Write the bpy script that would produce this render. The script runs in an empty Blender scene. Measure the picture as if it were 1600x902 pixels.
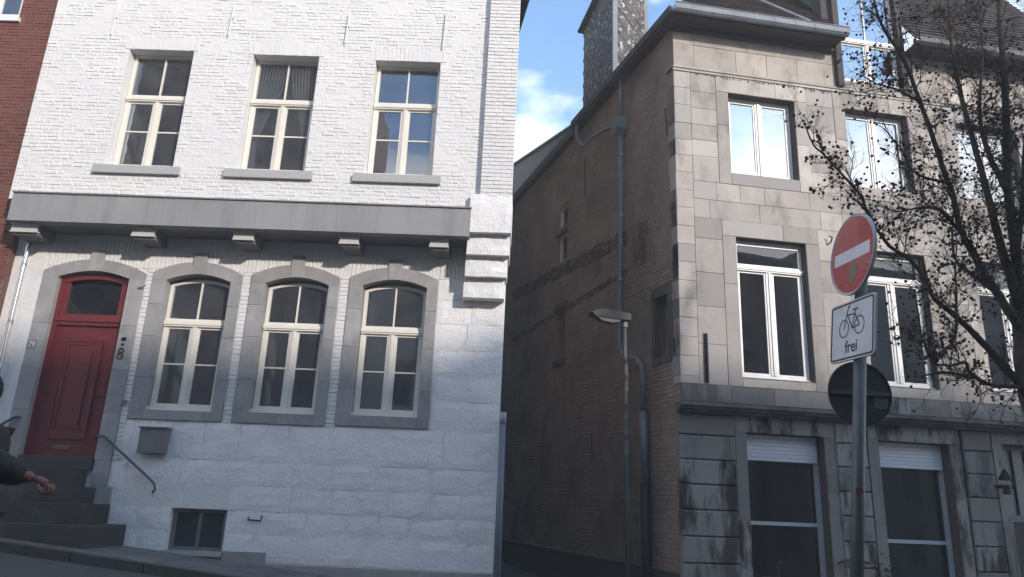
import bpy, bmesh, math, random
from math import sin, cos, tan, radians, pi, sqrt, atan2
from mathutils import Vector, Matrix, noise
random.seed(7)
S = bpy.context.scene
C = bpy.data.collections.new("street"); S.collection.children.link(C)

# ------------------------------------------------------------------ camera
F, PITCH, ROLL, HEAD = 1150.0, radians(16.3), radians(2.4), radians(0.93)
cam = bpy.data.objects.new("camera", bpy.data.cameras.new("camera")); C.objects.link(cam)
fw = Vector((-sin(HEAD)*cos(PITCH), cos(HEAD)*cos(PITCH), sin(PITCH)))
rt = Vector((cos(HEAD), sin(HEAD), 0)); up = rt.cross(fw)
r2 = cos(ROLL)*rt + sin(ROLL)*up; u2 = -sin(ROLL)*rt + cos(ROLL)*up
cam.matrix_world = Matrix((r2, u2, -fw)).transposed().to_4x4()
cam.data.sensor_width = 36; cam.data.lens = 36*F/1600
cam.data.clip_start = 0.05; cam.data.clip_end = 2000
S.camera = cam

# ------------------------------------------------------------------ light, sky, exposure
SUN_EL, SUN_AZ = radians(23.5), radians(142)          # azimuth clockwise from +Y
sd = Vector((sin(SUN_AZ)*cos(SUN_EL), cos(SUN_AZ)*cos(SUN_EL), sin(SUN_EL)))
sl = bpy.data.lights.new("sun", 'SUN'); sl.energy = 2.0; sl.angle = radians(1.9); sl.color = (1, 0.92, 0.85)
so = bpy.data.objects.new("sun", sl); C.objects.link(so); so.location = (20, -20, 30)
so.rotation_euler = (-sd).to_track_quat('-Z', 'Y').to_euler()
W = bpy.data.worlds.new("World"); S.world = W; W.use_nodes = True
nt = W.node_tree; nt.nodes.clear(); N = nt.nodes; Lk = nt.links
out = N.new('ShaderNodeOutputWorld'); bg = N.new('ShaderNodeBackground'); bg.inputs[1].default_value = 0.15
sky = N.new('ShaderNodeTexSky'); sky.sky_type = 'NISHITA'; sky.sun_disc = False
sky.sun_elevation = SUN_EL; sky.sun_rotation = SUN_AZ; sky.air_density = 1.0; sky.dust_density = 0.2; sky.ozone_density = 1.2
tc = N.new('ShaderNodeTexCoord'); mp = N.new('ShaderNodeMapping'); mp.inputs['Scale'].default_value = (1, 1, 2.2)
mp.inputs['Location'].default_value = (0.35, 0.1, 0.2)
Lk.new(tc.outputs['Generated'], mp.inputs[0])
n1 = N.new('ShaderNodeTexNoise'); n1.inputs['Scale'].default_value = 2.6; n1.inputs['Detail'].default_value = 9; n1.inputs['Roughness'].default_value = 0.55
Lk.new(mp.outputs[0], n1.inputs[0])
sep = N.new('ShaderNodeSeparateXYZ'); Lk.new(tc.outputs['Generated'], sep.inputs[0])
hz = N.new('ShaderNodeMapRange'); hz.inputs[1].default_value = 0.40; hz.inputs[2].default_value = 0.465
hz.inputs[3].default_value = 0.26; hz.inputs[4].default_value = -0.055
Lk.new(sep.outputs[2], hz.inputs[0])
sy = N.new('ShaderNodeMapRange'); sy.inputs[1].default_value = 0.3; sy.inputs[2].default_value = -0.3; sy.inputs[3].default_value = 0.0; sy.inputs[4].default_value = 1.0
nb_ = N.new('ShaderNodeMapRange'); nb_.inputs[1].default_value = 0.3; nb_.inputs[2].default_value = 0.8; nb_.inputs[3].default_value = 0.0; nb_.inputs[4].default_value = -0.06; Lk.new(sep.outputs[1], nb_.inputs[0])
ns_ = N.new('ShaderNodeMath'); ns_.operation = 'ADD'; Lk.new(n1.outputs[0], ns_.inputs[0]); Lk.new(nb_.outputs[0], ns_.inputs[1])
Lk.new(sep.outputs[1], sy.inputs[0])
hm = N.new('ShaderNodeMath'); hm.operation = 'MULTIPLY'; Lk.new(hz.outputs[0], hm.inputs[0]); Lk.new(sy.outputs[0], hm.inputs[1])  # extra cloud added on the unseen sun side for reflections and shade fill
ad = N.new('ShaderNodeMath'); ad.operation = 'ADD'; Lk.new(ns_.outputs[0], ad.inputs[0]); Lk.new(hm.outputs[0], ad.inputs[1])
cr = N.new('ShaderNodeValToRGB'); cr.color_ramp.elements[0].position = 0.47; cr.color_ramp.elements[1].position = 0.70
Lk.new(ad.outputs[0], cr.inputs[0])
mx = N.new('ShaderNodeMixRGB'); mx.inputs[2].default_value = (7.6, 7.5, 7.4, 1)
tn = N.new('ShaderNodeMixRGB'); tn.blend_type = 'MULTIPLY'; tn.inputs[0].default_value = 1; tn.inputs[2].default_value = (0.70, 0.90, 1.02, 1)
Lk.new(sky.outputs[0], tn.inputs[1]); Lk.new(cr.outputs[0], mx.inputs[0]); Lk.new(tn.outputs[0], mx.inputs[1]); Lk.new(mx.outputs[0], bg.inputs[0])
Lk.new(bg.outputs[0], out.inputs[0])
S.view_settings.view_transform = 'Standard'; S.view_settings.look = 'None'; S.view_settings.exposure = 1.36; S.view_settings.gamma = 1
S.render.resolution_x = 1024; S.render.resolution_y = 577
try: S.cycles.transparent_max_bounces = 12
except Exception: pass

# ------------------------------------------------------------------ materials
MATS = {}
def mat(name, col, rough=0.8, metal=0.0, var=None, vscale=3.0, bump=0.0, bscale=40.0, rand=0.0, spec=0.4,
        stain=None, stain_scale=(1.2, 1.2, 0.25), stain_rng=(0.5, 0.7), fine=0.0, bump2=0.0, b2scale=8.0, coat=0.0, tint2=None):
    if name in MATS: return MATS[name]
    m = bpy.data.materials.new(name); MATS[name] = m; m.use_nodes = True; t = m.node_tree; n = t.nodes; l = t.links
    b = n['Principled BSDF']; b.inputs['Roughness'].default_value = rough; b.inputs['Metallic'].default_value = metal
    b.inputs['Specular IOR Level'].default_value = spec
    if coat: b.inputs['Coat Weight'].default_value = coat
    geo = n.new('ShaderNodeNewGeometry'); pos = geo.outputs['Position']
    cur = n.new('ShaderNodeRGB'); cur.outputs[0].default_value = (*col, 1); cur = cur.outputs[0]
    def noi(scale, detail=5, rough_=0.6, vec=pos):
        x = n.new('ShaderNodeTexNoise'); x.inputs['Scale'].default_value = scale; x.inputs['Detail'].default_value = detail
        x.inputs['Roughness'].default_value = rough_; l.new(vec, x.inputs['Vector']); return x.outputs[0]
    def mix(fac, a, bcol):
        x = n.new('ShaderNodeMixRGB'); l.new(fac, x.inputs[0]); l.new(a, x.inputs[1])
        if isinstance(bcol, tuple): x.inputs[2].default_value = (*bcol, 1)
        else: l.new(bcol, x.inputs[2])
        return x.outputs[0]
    def ramp(v, a, c):
        x = n.new('ShaderNodeMapRange'); x.inputs[1].default_value = a; x.inputs[2].default_value = c; x.clamp = True; l.new(v, x.inputs[0]); return x.outputs[0]
    if var: cur = mix(ramp(noi(vscale), 0.35, 0.68), cur, var)
    if stain:
        mpn = n.new('ShaderNodeMapping'); mpn.inputs['Scale'].default_value = stain_scale; l.new(pos, mpn.inputs[0])
        cur = mix(ramp(noi(1.6, 8, 0.65, mpn.outputs[0]), *stain_rng), cur, stain)
    if tint2:
        o2 = n.new('ShaderNodeObjectInfo'); m2 = n.new('ShaderNodeMath'); m2.operation = 'MULTIPLY'; m2.inputs[1].default_value = 7.31; l.new(o2.outputs['Random'], m2.inputs[0])
        f2 = n.new('ShaderNodeMath'); f2.operation = 'FRACT'; l.new(m2.outputs[0], f2.inputs[0]); cur = mix(ramp(f2.outputs[0], .35, 1.0), cur, tint2)
    if rand:
        oi = n.new('ShaderNodeObjectInfo'); sm = n.new('ShaderNodeMath'); sm.operation = 'ADD'
        l.new(oi.outputs['Random'], sm.inputs[0]); l.new(geo.outputs['Random Per Island'], sm.inputs[1])
        fr = n.new('ShaderNodeMath'); fr.operation = 'FRACT'; l.new(sm.outputs[0], fr.inputs[0])
        mr = n.new('ShaderNodeMapRange'); mr.inputs[3].default_value = 1-rand; mr.inputs[4].default_value = 1+rand; l.new(fr.outputs[0], mr.inputs[0])
        hs = n.new('ShaderNodeHueSaturation'); l.new(mr.outputs[0], hs.inputs['Value']); l.new(cur, hs.inputs['Color']); cur = hs.outputs[0]
    if fine:
        mr = n.new('ShaderNodeMapRange'); mr.inputs[1].default_value = 0.3; mr.inputs[2].default_value = 0.7
        mr.inputs[3].default_value = 1-fine; mr.inputs[4].default_value = 1+fine; l.new(noi(55, 3), mr.inputs[0])
        hs = n.new('ShaderNodeHueSaturation'); l.new(mr.outputs[0], hs.inputs['Value']); l.new(cur, hs.inputs['Color']); cur = hs.outputs[0]
    l.new(cur, b.inputs['Base Color'])
    if bump:
        h = noi(bscale, 6); bp = n.new('ShaderNodeBump'); bp.inputs['Strength'].default_value = 1; bp.inputs['Distance'].default_value = bump
        l.new(h, bp.inputs['Height']); last = bp
        if bump2:
            b2 = n.new('ShaderNodeBump'); b2.inputs['Distance'].default_value = bump2; l.new(noi(b2scale, 4), b2.inputs['Height'])
            l.new(bp.outputs[0], b2.inputs['Normal']); last = b2
        l.new(last.outputs[0], b.inputs['Normal'])
    return m

def glass(name, refl, tint=(0.75, 0.78, 0.8), warp=0.004, veil=0.014):
    m = bpy.data.materials.new(name); MATS[name] = m; m.use_nodes = True; t = m.node_tree; n = t.nodes; l = t.links
    n.clear(); o = n.new('ShaderNodeOutputMaterial'); mxs = n.new('ShaderNodeMixShader'); tr = n.new('ShaderNodeBsdfTransparent')
    gl = n.new('ShaderNodeBsdfGlossy'); gl.inputs['Roughness'].default_value = 0.015; tr.inputs[0].default_value = (*tint, 1)
    gl.inputs['Color'].default_value = (0.93, 0.96, 1, 1)
    geo = n.new('ShaderNodeNewGeometry'); no = n.new('ShaderNodeTexNoise'); no.inputs['Scale'].default_value = 2.5; l.new(geo.outputs['Position'], no.inputs[0])
    bp = n.new('ShaderNodeBump'); bp.inputs['Distance'].default_value = warp; l.new(no.outputs[0], bp.inputs['Height']); l.new(bp.outputs[0], gl.inputs['Normal'])
    mxs.inputs[0].default_value = refl; l.new(tr.outputs[0], mxs.inputs[1]); l.new(gl.outputs[0], mxs.inputs[2])
    df = n.new('ShaderNodeBsdfDiffuse'); df.inputs[0].default_value = (0.6, 0.6, 0.62, 1); m2 = n.new('ShaderNodeMixShader')  # pale diffuse film imitating a lens veil over the panes
    dn_ = n.new('ShaderNodeTexNoise'); dn_.inputs['Scale'].default_value = 3; l.new(geo.outputs['Position'], dn_.inputs[0])
    mr_ = n.new('ShaderNodeMapRange'); mr_.inputs[1].default_value = .3; mr_.inputs[2].default_value = .7; mr_.inputs[3].default_value = veil*.5; mr_.inputs[4].default_value = veil*1.5
    l.new(dn_.outputs[0], mr_.inputs[0]); l.new(mr_.outputs[0], m2.inputs[0]); l.new(mxs.outputs[0], m2.inputs[1]); l.new(df.outputs[0], m2.inputs[2]); l.new(m2.outputs[0], o.inputs[0])
    return m

WHITE = mat('white_masonry_paint', (0.70, 0.675, 0.65), 0.75, bump=0.009, bscale=24, bump2=0.014, b2scale=7, var=(0.66, 0.65, 0.64), vscale=1.3,
            stain=(0.60, 0.58, 0.55), stain_scale=(2, 2, 1.2), stain_rng=(0.66, 0.85))
WHITEL = mat('white_rubble_paint', (0.80, 0.77, 0.745), 0.75, bump=0.013, bscale=22, bump2=0.014, b2scale=6, var=(0.70, 0.69, 0.69), vscale=1.6,
             stain=(0.45, 0.43, 0.42), stain_scale=(2.5, 2.5, 3), stain_rng=(0.70, 0.86))
GREYST = mat('grey_painted_stone', (0.325, 0.312, 0.306), 0.8, var=(0.25, 0.242, 0.24), vscale=3.5, bump=0.005, bscale=45, rand=0.10, fine=0.06, stain=(0.40, 0.39, 0.375), stain_scale=(3, 3, 1.5), stain_rng=(0.55, 0.8))
GREYD = mat('grey_paint_shade', (0.19, 0.188, 0.195), 0.7, var=(0.15, 0.15, 0.155), vscale=2)  # darker grey stands in for shade under the jetty; also on the capping
FASC = mat('grey_fascia_sheet', (0.29, 0.285, 0.278), 0.6, var=(0.245, 0.24, 0.24), vscale=0.8, stain=(0.20, 0.20, 0.20), stain_scale=(3, 3, 0.4), stain_rng=(0.45, 0.75), fine=0.04)
BEAM = mat('beam_end_paint', (0.50, 0.49, 0.46), 0.6, bump=0.001)
SILL = mat('sill_paint', (0.38, 0.38, 0.37), 0.7, bump=0.002, fine=0.05)
CREAM = mat('cream_window_paint', (0.74, 0.70, 0.62), 0.45, bump=0.0006, bscale=30, var=(0.70, 0.66, 0.58), vscale=4)
WHITEF = mat('white_window_paint', (0.76, 0.75, 0.72), 0.4, var=(0.66, 0.64, 0.6), vscale=5)
RED = mat('red_door_paint', (0.155, 0.020, 0.024), 0.5, var=(0.12, 0.016, 0.02), vscale=3, bump=0.0008, bscale=50)
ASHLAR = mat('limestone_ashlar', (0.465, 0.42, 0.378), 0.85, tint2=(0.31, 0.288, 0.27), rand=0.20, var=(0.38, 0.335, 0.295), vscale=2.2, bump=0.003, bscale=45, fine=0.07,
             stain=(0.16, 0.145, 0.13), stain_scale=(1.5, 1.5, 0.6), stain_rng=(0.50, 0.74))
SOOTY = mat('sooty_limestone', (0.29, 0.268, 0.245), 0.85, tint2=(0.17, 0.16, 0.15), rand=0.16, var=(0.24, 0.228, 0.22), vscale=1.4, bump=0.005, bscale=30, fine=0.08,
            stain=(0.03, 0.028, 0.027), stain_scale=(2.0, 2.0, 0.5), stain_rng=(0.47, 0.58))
MORT = mat('dark_mortar', (0.09, 0.08, 0.075), 0.95, bump=0.003)
CORN = mat('weathered_cornice', (0.17, 0.16, 0.155), 0.85, var=(0.07, 0.066, 0.065), vscale=2.5, bump=0.004, bscale=30)
ABRICK = mat('old_brown_brick', (0.33, 0.25, 0.20), 0.9, rand=0.09, var=(0.25, 0.195, 0.16), vscale=0.9, bump=0.008, bscale=30,
             stain=(0.27, 0.15, 0.118), stain_scale=(1, 1, 1), stain_rng=(0.56, 0.72))
AMORT = mat('smeared_render', (0.33, 0.25, 0.20), 0.95, var=(0.17, 0.135, 0.11), vscale=1.1, bump=0.01, bscale=18)
SOOTB = mat('soot_black_brick', (0.07, 0.055, 0.05), 0.95, bump=0.008, bscale=25, rand=0.2, var=(0.12, 0.075, 0.06), vscale=3)
OBRICK = mat('muted_brick', (0.17, 0.095, 0.08), 0.9, var=(0.13, 0.085, 0.075), vscale=1)
REDB = mat('red_facade_brick', (0.17, 0.055, 0.042), 0.85, rand=0.12, bump=0.003, var=(0.13, 0.045, 0.035), vscale=2)
REDM = mat('red_brick_mortar', (0.15, 0.075, 0.06), 0.95)
ZINC = mat('zinc_sheet', (0.20, 0.22, 0.24), 0.6, metal=0.0, var=(0.15, 0.165, 0.185), vscale=3, bump=0.001)
PIPE = mat('grey_downpipe', (0.20, 0.215, 0.235), 0.45, metal=0.2, var=(0.15, 0.16, 0.18), vscale=5)
GALV = mat('galvanised_steel', (0.33, 0.35, 0.36), 0.4, metal=0.5, var=(0.24, 0.26, 0.27), vscale=6)
STEELP = mat('sign_post_steel', (0.12, 0.13, 0.135), 0.5, metal=0.3, var=(0.09, 0.10, 0.10), vscale=7, bump=0.001)
BLACK = mat('black_iron', (0.018, 0.017, 0.018), 0.8, spec=0.15, bump=0.001)
WOODD = mat('dark_eaves_wood', (0.055, 0.045, 0.043), 0.75, var=(0.035, 0.03, 0.03), vscale=4, bump=0.002)
TILE = mat('dark_roof_tile', (0.032, 0.026, 0.025), 0.7, rand=0.3, bump=0.004, bscale=30, var=(0.045, 0.03, 0.026), vscale=3)
SLATE = mat('lichen_slate', (0.085, 0.08, 0.08), 0.75, rand=0.25, bump=0.004, bscale=40, stain=(0.50, 0.48, 0.43), stain_scale=(7, 7, 6), stain_rng=(0.56, 0.62))
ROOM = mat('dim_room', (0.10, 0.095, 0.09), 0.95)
ROOMW = mat('pale_room', (0.34, 0.33, 0.33), 0.95)  # paler than the other rooms, imitating lens veil on the panes
CURT = mat('sheer_curtain', (0.30, 0.30, 0.30), 0.9)
ASPH = mat('asphalt', (0.07, 0.07, 0.072), 0.9, bump=0.006, bscale=90, fine=0.2, var=(0.065, 0.065, 0.066), vscale=0.5)
PAVE = mat('concrete_slab', (0.15, 0.148, 0.145), 0.9, rand=0.12, bump=0.004, bscale=60, fine=0.1, var=(0.08, 0.08, 0.08), vscale=1)
STEPM = mat('bluestone_step', (0.048, 0.047, 0.046), 0.75, rand=0.14, var=(0.036, 0.036, 0.036), vscale=2.5, bump=0.004, bscale=30,
            stain=(0.085, 0.09, 0.06), stain_scale=(2, 2, 2), stain_rng=(0.55, 0.72), fine=0.12)
BARK = mat('tree_bark', (0.055, 0.043, 0.037), 0.95, bump=0.012, bscale=26, var=(0.075, 0.068, 0.05), vscale=8)
FRUIT = mat('dry_seed_ball', (0.065, 0.032, 0.028), 0.85, rand=0.3)
SRED = mat('sign_red', (0.42, 0.022, 0.025), 0.35, var=(0.36, 0.03, 0.03), vscale=5, coat=0.3, stain=(0.40, 0.10, 0.05), stain_scale=(5, 5, 3), stain_rng=(0.62, 0.8))
SWHITE = mat('sign_white', (0.70, 0.71, 0.74), 0.35, coat=0.3, var=(0.56, 0.57, 0.60), vscale=5)
SBLACK = mat('sign_black', (0.015, 0.015, 0.016), 0.4)
STICK = mat('faded_sticker', (0.25, 0.22, 0.12), 0.6, var=(0.12, 0.16, 0.13), vscale=40)
STICKW = mat('pale_sticker', (0.18, 0.185, 0.185), 0.6, var=(0.07, 0.08, 0.09), vscale=60)
STICKR = mat('red_sticker', (0.09, 0.035, 0.035), 0.6, var=(0.12, 0.05, 0.05), vscale=60)
DISCB = mat('sign_back_paint', (0.035, 0.037, 0.042), 0.6, var=(0.028, 0.03, 0.033), vscale=9)
JACKET = mat('dark_jacket_cloth', (0.03, 0.03, 0.028), 0.9, bump=0.03, bscale=7, bump2=0.004, b2scale=60, var=(.022,.022,.022), vscale=9)
TROUS = mat('dark_trousers', (0.02, 0.022, 0.03), 0.9, bump=0.002)
SKIN = mat('skin', (0.21, 0.10, 0.08), 0.6, bump=0.002, bscale=70, var=(0.15, 0.065, 0.052), vscale=18)
HAIR = mat('dark_hair', (0.025, 0.02, 0.017), 0.7, bump=0.004, bscale=70)
SWAN = mat('white_porcelain', (0.72, 0.70, 0.66), 0.35)
LEAF = mat('climber_leaf', (0.035, 0.05, 0.03), 0.7, rand=0.3)
BOX = mat('grey_box_metal', (0.17, 0.165, 0.17), 0.5, var=(0.14, 0.135, 0.14), vscale=4)
LAMPG = mat('lamp_bowl', (0.045, 0.04, 0.03), 0.4, var=(0.09, 0.08, 0.06), vscale=12)
OLDG = glass('old_window_glass', 0.13, (0.72, 0.74, 0.76), 0.0006, 0.04)
CLEARG = glass('coated_window_glass', 0.42, (0.6, 0.65, 0.7), 0.0006)
SHOPG = glass('shop_window_glass', 0.05, (0.5, 0.52, 0.55), 0.0003)
MIDG = glass('first_floor_glass', 0.09, (0.55, 0.57, 0.6), 0.0003)

# ------------------------------------------------------------------ builders
INV = {}; ROOT = {}
def tag(o, label=None, cat=None, group=None, kind=None):
    if label: o['label'] = label
    if cat: o['category'] = cat
    if group: o['group'] = group
    if kind: o['kind'] = kind
    return o
def thing(name, label, cat, loc=(0, 0, 0), rotz=0.0, group=None, kind=None):
    o = bpy.data.objects.new(name, None); C.objects.link(o); o.location = loc; o.rotation_euler = (0, 0, rotz); o.empty_display_size = 0.2
    M = Matrix.Translation(loc) @ Matrix.Rotation(rotz, 4, 'Z'); INV[o] = M.inverted(); ROOT[o] = o
    return tag(o, label, cat, group, kind)
class Fr:
    def __init__(s, o, x, n, up=(0, 0, 1)): s.o = Vector(o); s.x = Vector(x).normalized(); s.n = Vector(n).normalized(); s.up = Vector(up)
    def __call__(s, u, d, z): return s.o + s.x*u + s.n*d + s.up*z
class MB:
    def __init__(s): s.v = []; s.f = []; s.m = []; s.mi = 0
    def add(s, vs, fs):
        k = len(s.v); s.v += [Vector(p) for p in vs]
        for f in fs: s.f.append([i+k for i in f]); s.m.append(s.mi)
    def box(s, fr, u0, u1, d0, d1, z0, z1):
        p = [fr(u, d, z) for d in (d0, d1) for z in (z0, z1) for u in (u0, u1)]
        s.add(p, [(0, 1, 3, 2), (4, 6, 7, 5), (0, 2, 6, 4), (1, 5, 7, 3), (0, 4, 5, 1), (2, 3, 7, 6)]); return s
    def block(s, fr, u0, u1, d0, d1, z0, z1, c=0.006, j=0.0):   # chamfered front, open back
        r = lambda: random.uniform(-j, j)
        a = [(u0, z0), (u1, z0), (u1, z1), (u0, z1)]; b = [(u0+c, z0+c), (u1-c, z0+c), (u1-c, z1-c), (u0+c, z1-c)]
        p = [fr(u, d0, z) for u, z in a] + [fr(u, d1-c+r(), z) for u, z in a] + [fr(u+r(), d1+r(), z+r()) for u, z in b]
        s.add(p, [(0, 1, 5, 4), (1, 2, 6, 5), (2, 3, 7, 6), (3, 0, 4, 7), (4, 5, 9, 8), (5, 6, 10, 9), (6, 7, 11, 10), (7, 4, 8, 11), (8, 9, 10, 11)]); return s
    def lump(s, fr, u0, u1, d0, d1, z0, z1, nu=6, nz=4, amp=0.02, edge=0.012, seed=0):
        vs = []; fs = []
        for i in range(nu+1):
            for k in range(nz+1):
                a = i/nu; b = k/nz; u = u0+(u1-u0)*a; z = z0+(z1-z0)*b
                q = noise.noise(Vector((u*4.0, z*4.0, seed)))*amp + noise.noise(Vector((u*11, z*11, seed+3)))*amp*0.5
                e = min(1, 6*min(a, 1-a, b, 1-b)+0.0)
                wu = noise.noise(Vector((u*3, z*3, seed+9)))*0.012*(0.3+e)
                vs.append(fr(u+wu, d1+q-edge*(1-e), z+wu))
        n = len(vs)
        for i in range(nu):
            for k in range(nz):
                x = i*(nz+1)+k; fs.append((x, x+nz+1, x+nz+2, x+1))
        ring = [k for k in range(nz+1)] + [i*(nz+1)+nz for i in range(1, nu+1)] + [nu*(nz+1)+k for k in range(nz-1, -1, -1)] + [i*(nz+1) for i in range(nu-1, 0, -1)]
        for r in ring:
            i, k = divmod(r, nz+1); vs.append(fr(u0+(u1-u0)*i/nu, d0, z0+(z1-z0)*k/nz))
        m = len(ring)
        for q in range(m): fs.append((ring[q], ring[(q+1) % m], n+(q+1) % m, n+q))
        s.add(vs, fs); return s
    def prism(s, fr, poly, d0, d1):
        n = len(poly); p = [fr(u, d0, z) for u, z in poly] + [fr(u, d1, z) for u, z in poly]
        s.add(p, [tuple(range(n)), tuple(range(2*n-1, n-1, -1))] + [(i, (i+1) % n, n+(i+1) % n, n+i) for i in range(n)]); return s
    def strip(s, fr, lo, hi, d0, d1):     # solid between two polylines (same length)
        n = len(lo)
        p = [fr(u, d0, z) for u, z in lo] + [fr(u, d0, z) for u, z in hi] + [fr(u, d1, z) for u, z in lo] + [fr(u, d1, z) for u, z in hi]
        fs = []
        for i in range(n-1):
            fs += [(i, i+1, n+i+1, n+i), (2*n+i, 3*n+i, 3*n+i+1, 2*n+i+1), (i, 2*n+i, 2*n+i+1, i+1), (n+i, n+i+1, 3*n+i+1, 3*n+i)]
        fs += [(0, n, 3*n, 2*n), (n-1, 3*n-1, 4*n-1, 2*n-1)]
        s.add(p, fs); return s
    def tube(s, pts, rad, k=10, caps=True):
        pts = [Vector(p) for p in pts]; n = len(pts); rad = rad if hasattr(rad, '__len__') else [rad]*n
        a = None; vs = []; fs = []
        for i in range(n):
            t = (pts[min(i+1, n-1)]-pts[max(i-1, 0)]).normalized()
            if a is None: a = t.orthogonal().normalized()
            a = (a - t*a.dot(t)).normalized() if (a - t*a.dot(t)).length > 1e-6 else t.orthogonal().normalized()
            b = t.cross(a)
            for q in range(k):
                an = 2*pi*q/k; vs.append(pts[i] + (a*cos(an)+b*sin(an))*rad[i])
        for i in range(n-1):
            for q in range(k): fs.append((i*k+q, i*k+(q+1) % k, (i+1)*k+(q+1) % k, (i+1)*k+q))
        if caps: fs += [tuple(range(k-1, -1, -1)), tuple(range((n-1)*k, n*k))]
        s.add(vs, fs); return s
    def disc(s, c, ax, az, r0, r1, thick, n=40, a0=0, a1=2*pi):   # ring/disc in plane (ax, az)
        ax = Vector(ax); az = Vector(az); nn = ax.cross(az).normalized()
        poly = [(cos(2*pi*i/n), sin(2*pi*i/n)) for i in range(n)]
        vs = []; fs = []
        for t in (0, thick):
            for r in (r0, r1):
                for x, y in poly: vs.append(Vector(c)+(ax*x+az*y)*r+nn*t)
        for i in range(n):
            j = (i+1) % n
            if r0 > 0: fs += [(i, j, n+j, n+i), (2*n+i, 3*n+i, 3*n+j, 2*n+j), (i, 2*n+i, 2*n+j, j)]
            fs.append((n+i, n+j, 3*n+j, 3*n+i))
        if r0 <= 0: fs += [tuple(range(n, 2*n)), tuple(range(4*n-1, 3*n-1, -1))]
        s.add(vs, fs); return s
    def ball(s, c, r, sc=(1, 1, 1), nu=10, nv=6):
        c = Vector(c); vs = [c+Vector((0, 0, r*sc[2]))]; fs = []
        for i in range(1, nv):
            for k in range(nu):
                a = pi*i/nv; b = 2*pi*k/nu; vs.append(c+Vector((r*sc[0]*sin(a)*cos(b), r*sc[1]*sin(a)*sin(b), r*sc[2]*cos(a))))
        vs.append(c-Vector((0, 0, r*sc[2]))); e = len(vs)-1
        for k in range(nu):
            fs.append((0, 1+k, 1+(k+1) % nu)); fs.append((e, e-nu+(k+1) % nu, e-nu+k))
            for i in range(nv-2): fs.append((1+i*nu+k, 1+(i+1)*nu+k, 1+(i+1)*nu+(k+1) % nu, 1+i*nu+(k+1) % nu))
        s.add(vs, fs); return s
    def build(s, name, ms, parent=None, label=None, loc=None, smooth=False, kind=None, fix=True):
        if parent is not None: inv = INV[ROOT[parent]]
        else: inv = Matrix.Translation(Vector(loc) if loc is not None else Vector((0, 0, 0))).inverted()
        me = bpy.data.meshes.new(name); me.from_pydata([inv @ p for p in s.v], [], s.f)
        if fix:
            bm = bmesh.new(); bm.from_mesh(me); bmesh.ops.recalc_face_normals(bm, faces=bm.faces); bm.to_mesh(me); bm.free()
        for m in (ms if isinstance(ms, (list, tuple)) else [ms]): me.materials.append(m)
        if any(s.m): me.polygons.foreach_set('material_index', s.m)
        if smooth: me.polygons.foreach_set('use_smooth', [True]*len(me.polygons))
        o = bpy.data.objects.new(name, me); C.objects.link(o)
        if parent is not None: o.parent = parent; ROOT[o] = ROOT[parent]
        elif loc is not None: o.location = loc
        if label: o['label'] = label
        if kind: o['kind'] = kind
        return o
def text_on(fr, string, u, d, z, size, m, name, parent, xs=1.0, thick=0.002):
    cu = bpy.data.curves.new('txt', 'FONT'); cu.body = string; cu.size = size; cu.extrude = thick; cu.align_x = 'CENTER'; cu.offset = 0.002
    to = bpy.data.objects.new('txt', cu); C.objects.link(to)
    dg = bpy.context.evaluated_depsgraph_get(); me = bpy.data.meshes.new_from_object(to.evaluated_get(dg))
    b = MB(); b.add([fr(u+v.co.x*xs, d+v.co.z, z+v.co.y) for v in me.vertices], [tuple(p.vertices) for p in me.polygons])
    bpy.data.objects.remove(to); bpy.data.curves.remove(cu); bpy.data.meshes.remove(me)
    return b.build(name, m, parent)

def holes_wall(b, fr, u0, u1, z0, z1, d, holes, depth=0.25):
    us = sorted({u0, u1, *[h[0] for h in holes], *[h[1] for h in holes]}); zs = sorted({z0, z1, *[h[2] for h in holes], *[h[3] for h in holes]})
    us = [u for u in us if u0 <= u <= u1]; zs = [z for z in zs if z0 <= z <= z1]
    for i in range(len(us)-1):
        for k in range(len(zs)-1):
            cu = (us[i]+us[i+1])/2; cz = (zs[k]+zs[k+1])/2
            if any(h[0] < cu < h[1] and h[2] < cz < h[3] for h in holes): continue
            b.add([fr(us[i], d, zs[k]), fr(us[i+1], d, zs[k]), fr(us[i+1], d, zs[k+1]), fr(us[i], d, zs[k+1])], [(0, 1, 2, 3)])
    for h in holes:
        c = [(h[0], h[2]), (h[1], h[2]), (h[1], h[3]), (h[0], h[3])]
        for i in range(4):
            a, e = c[i], c[(i+1) % 4]; b.add([fr(a[0], d, a[1]), fr(e[0], d, e[1]), fr(e[0], d-depth, e[1]), fr(a[0], d-depth, a[1])], [(0, 1, 2, 3)])
def free(u0, u1, zc, holes):
    iv = [(u0, u1)]
    for h in holes:
        if h[2] < zc < h[3]:
            nv = []
            for a, b in iv:
                if h[1] <= a or h[0] >= b: nv.append((a, b)); continue
                if h[0] > a: nv.append((a, h[0]))
                if h[1] < b: nv.append((h[1], b))
            iv = nv
    return [x for x in iv if x[1]-x[0] > 0.02]
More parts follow.
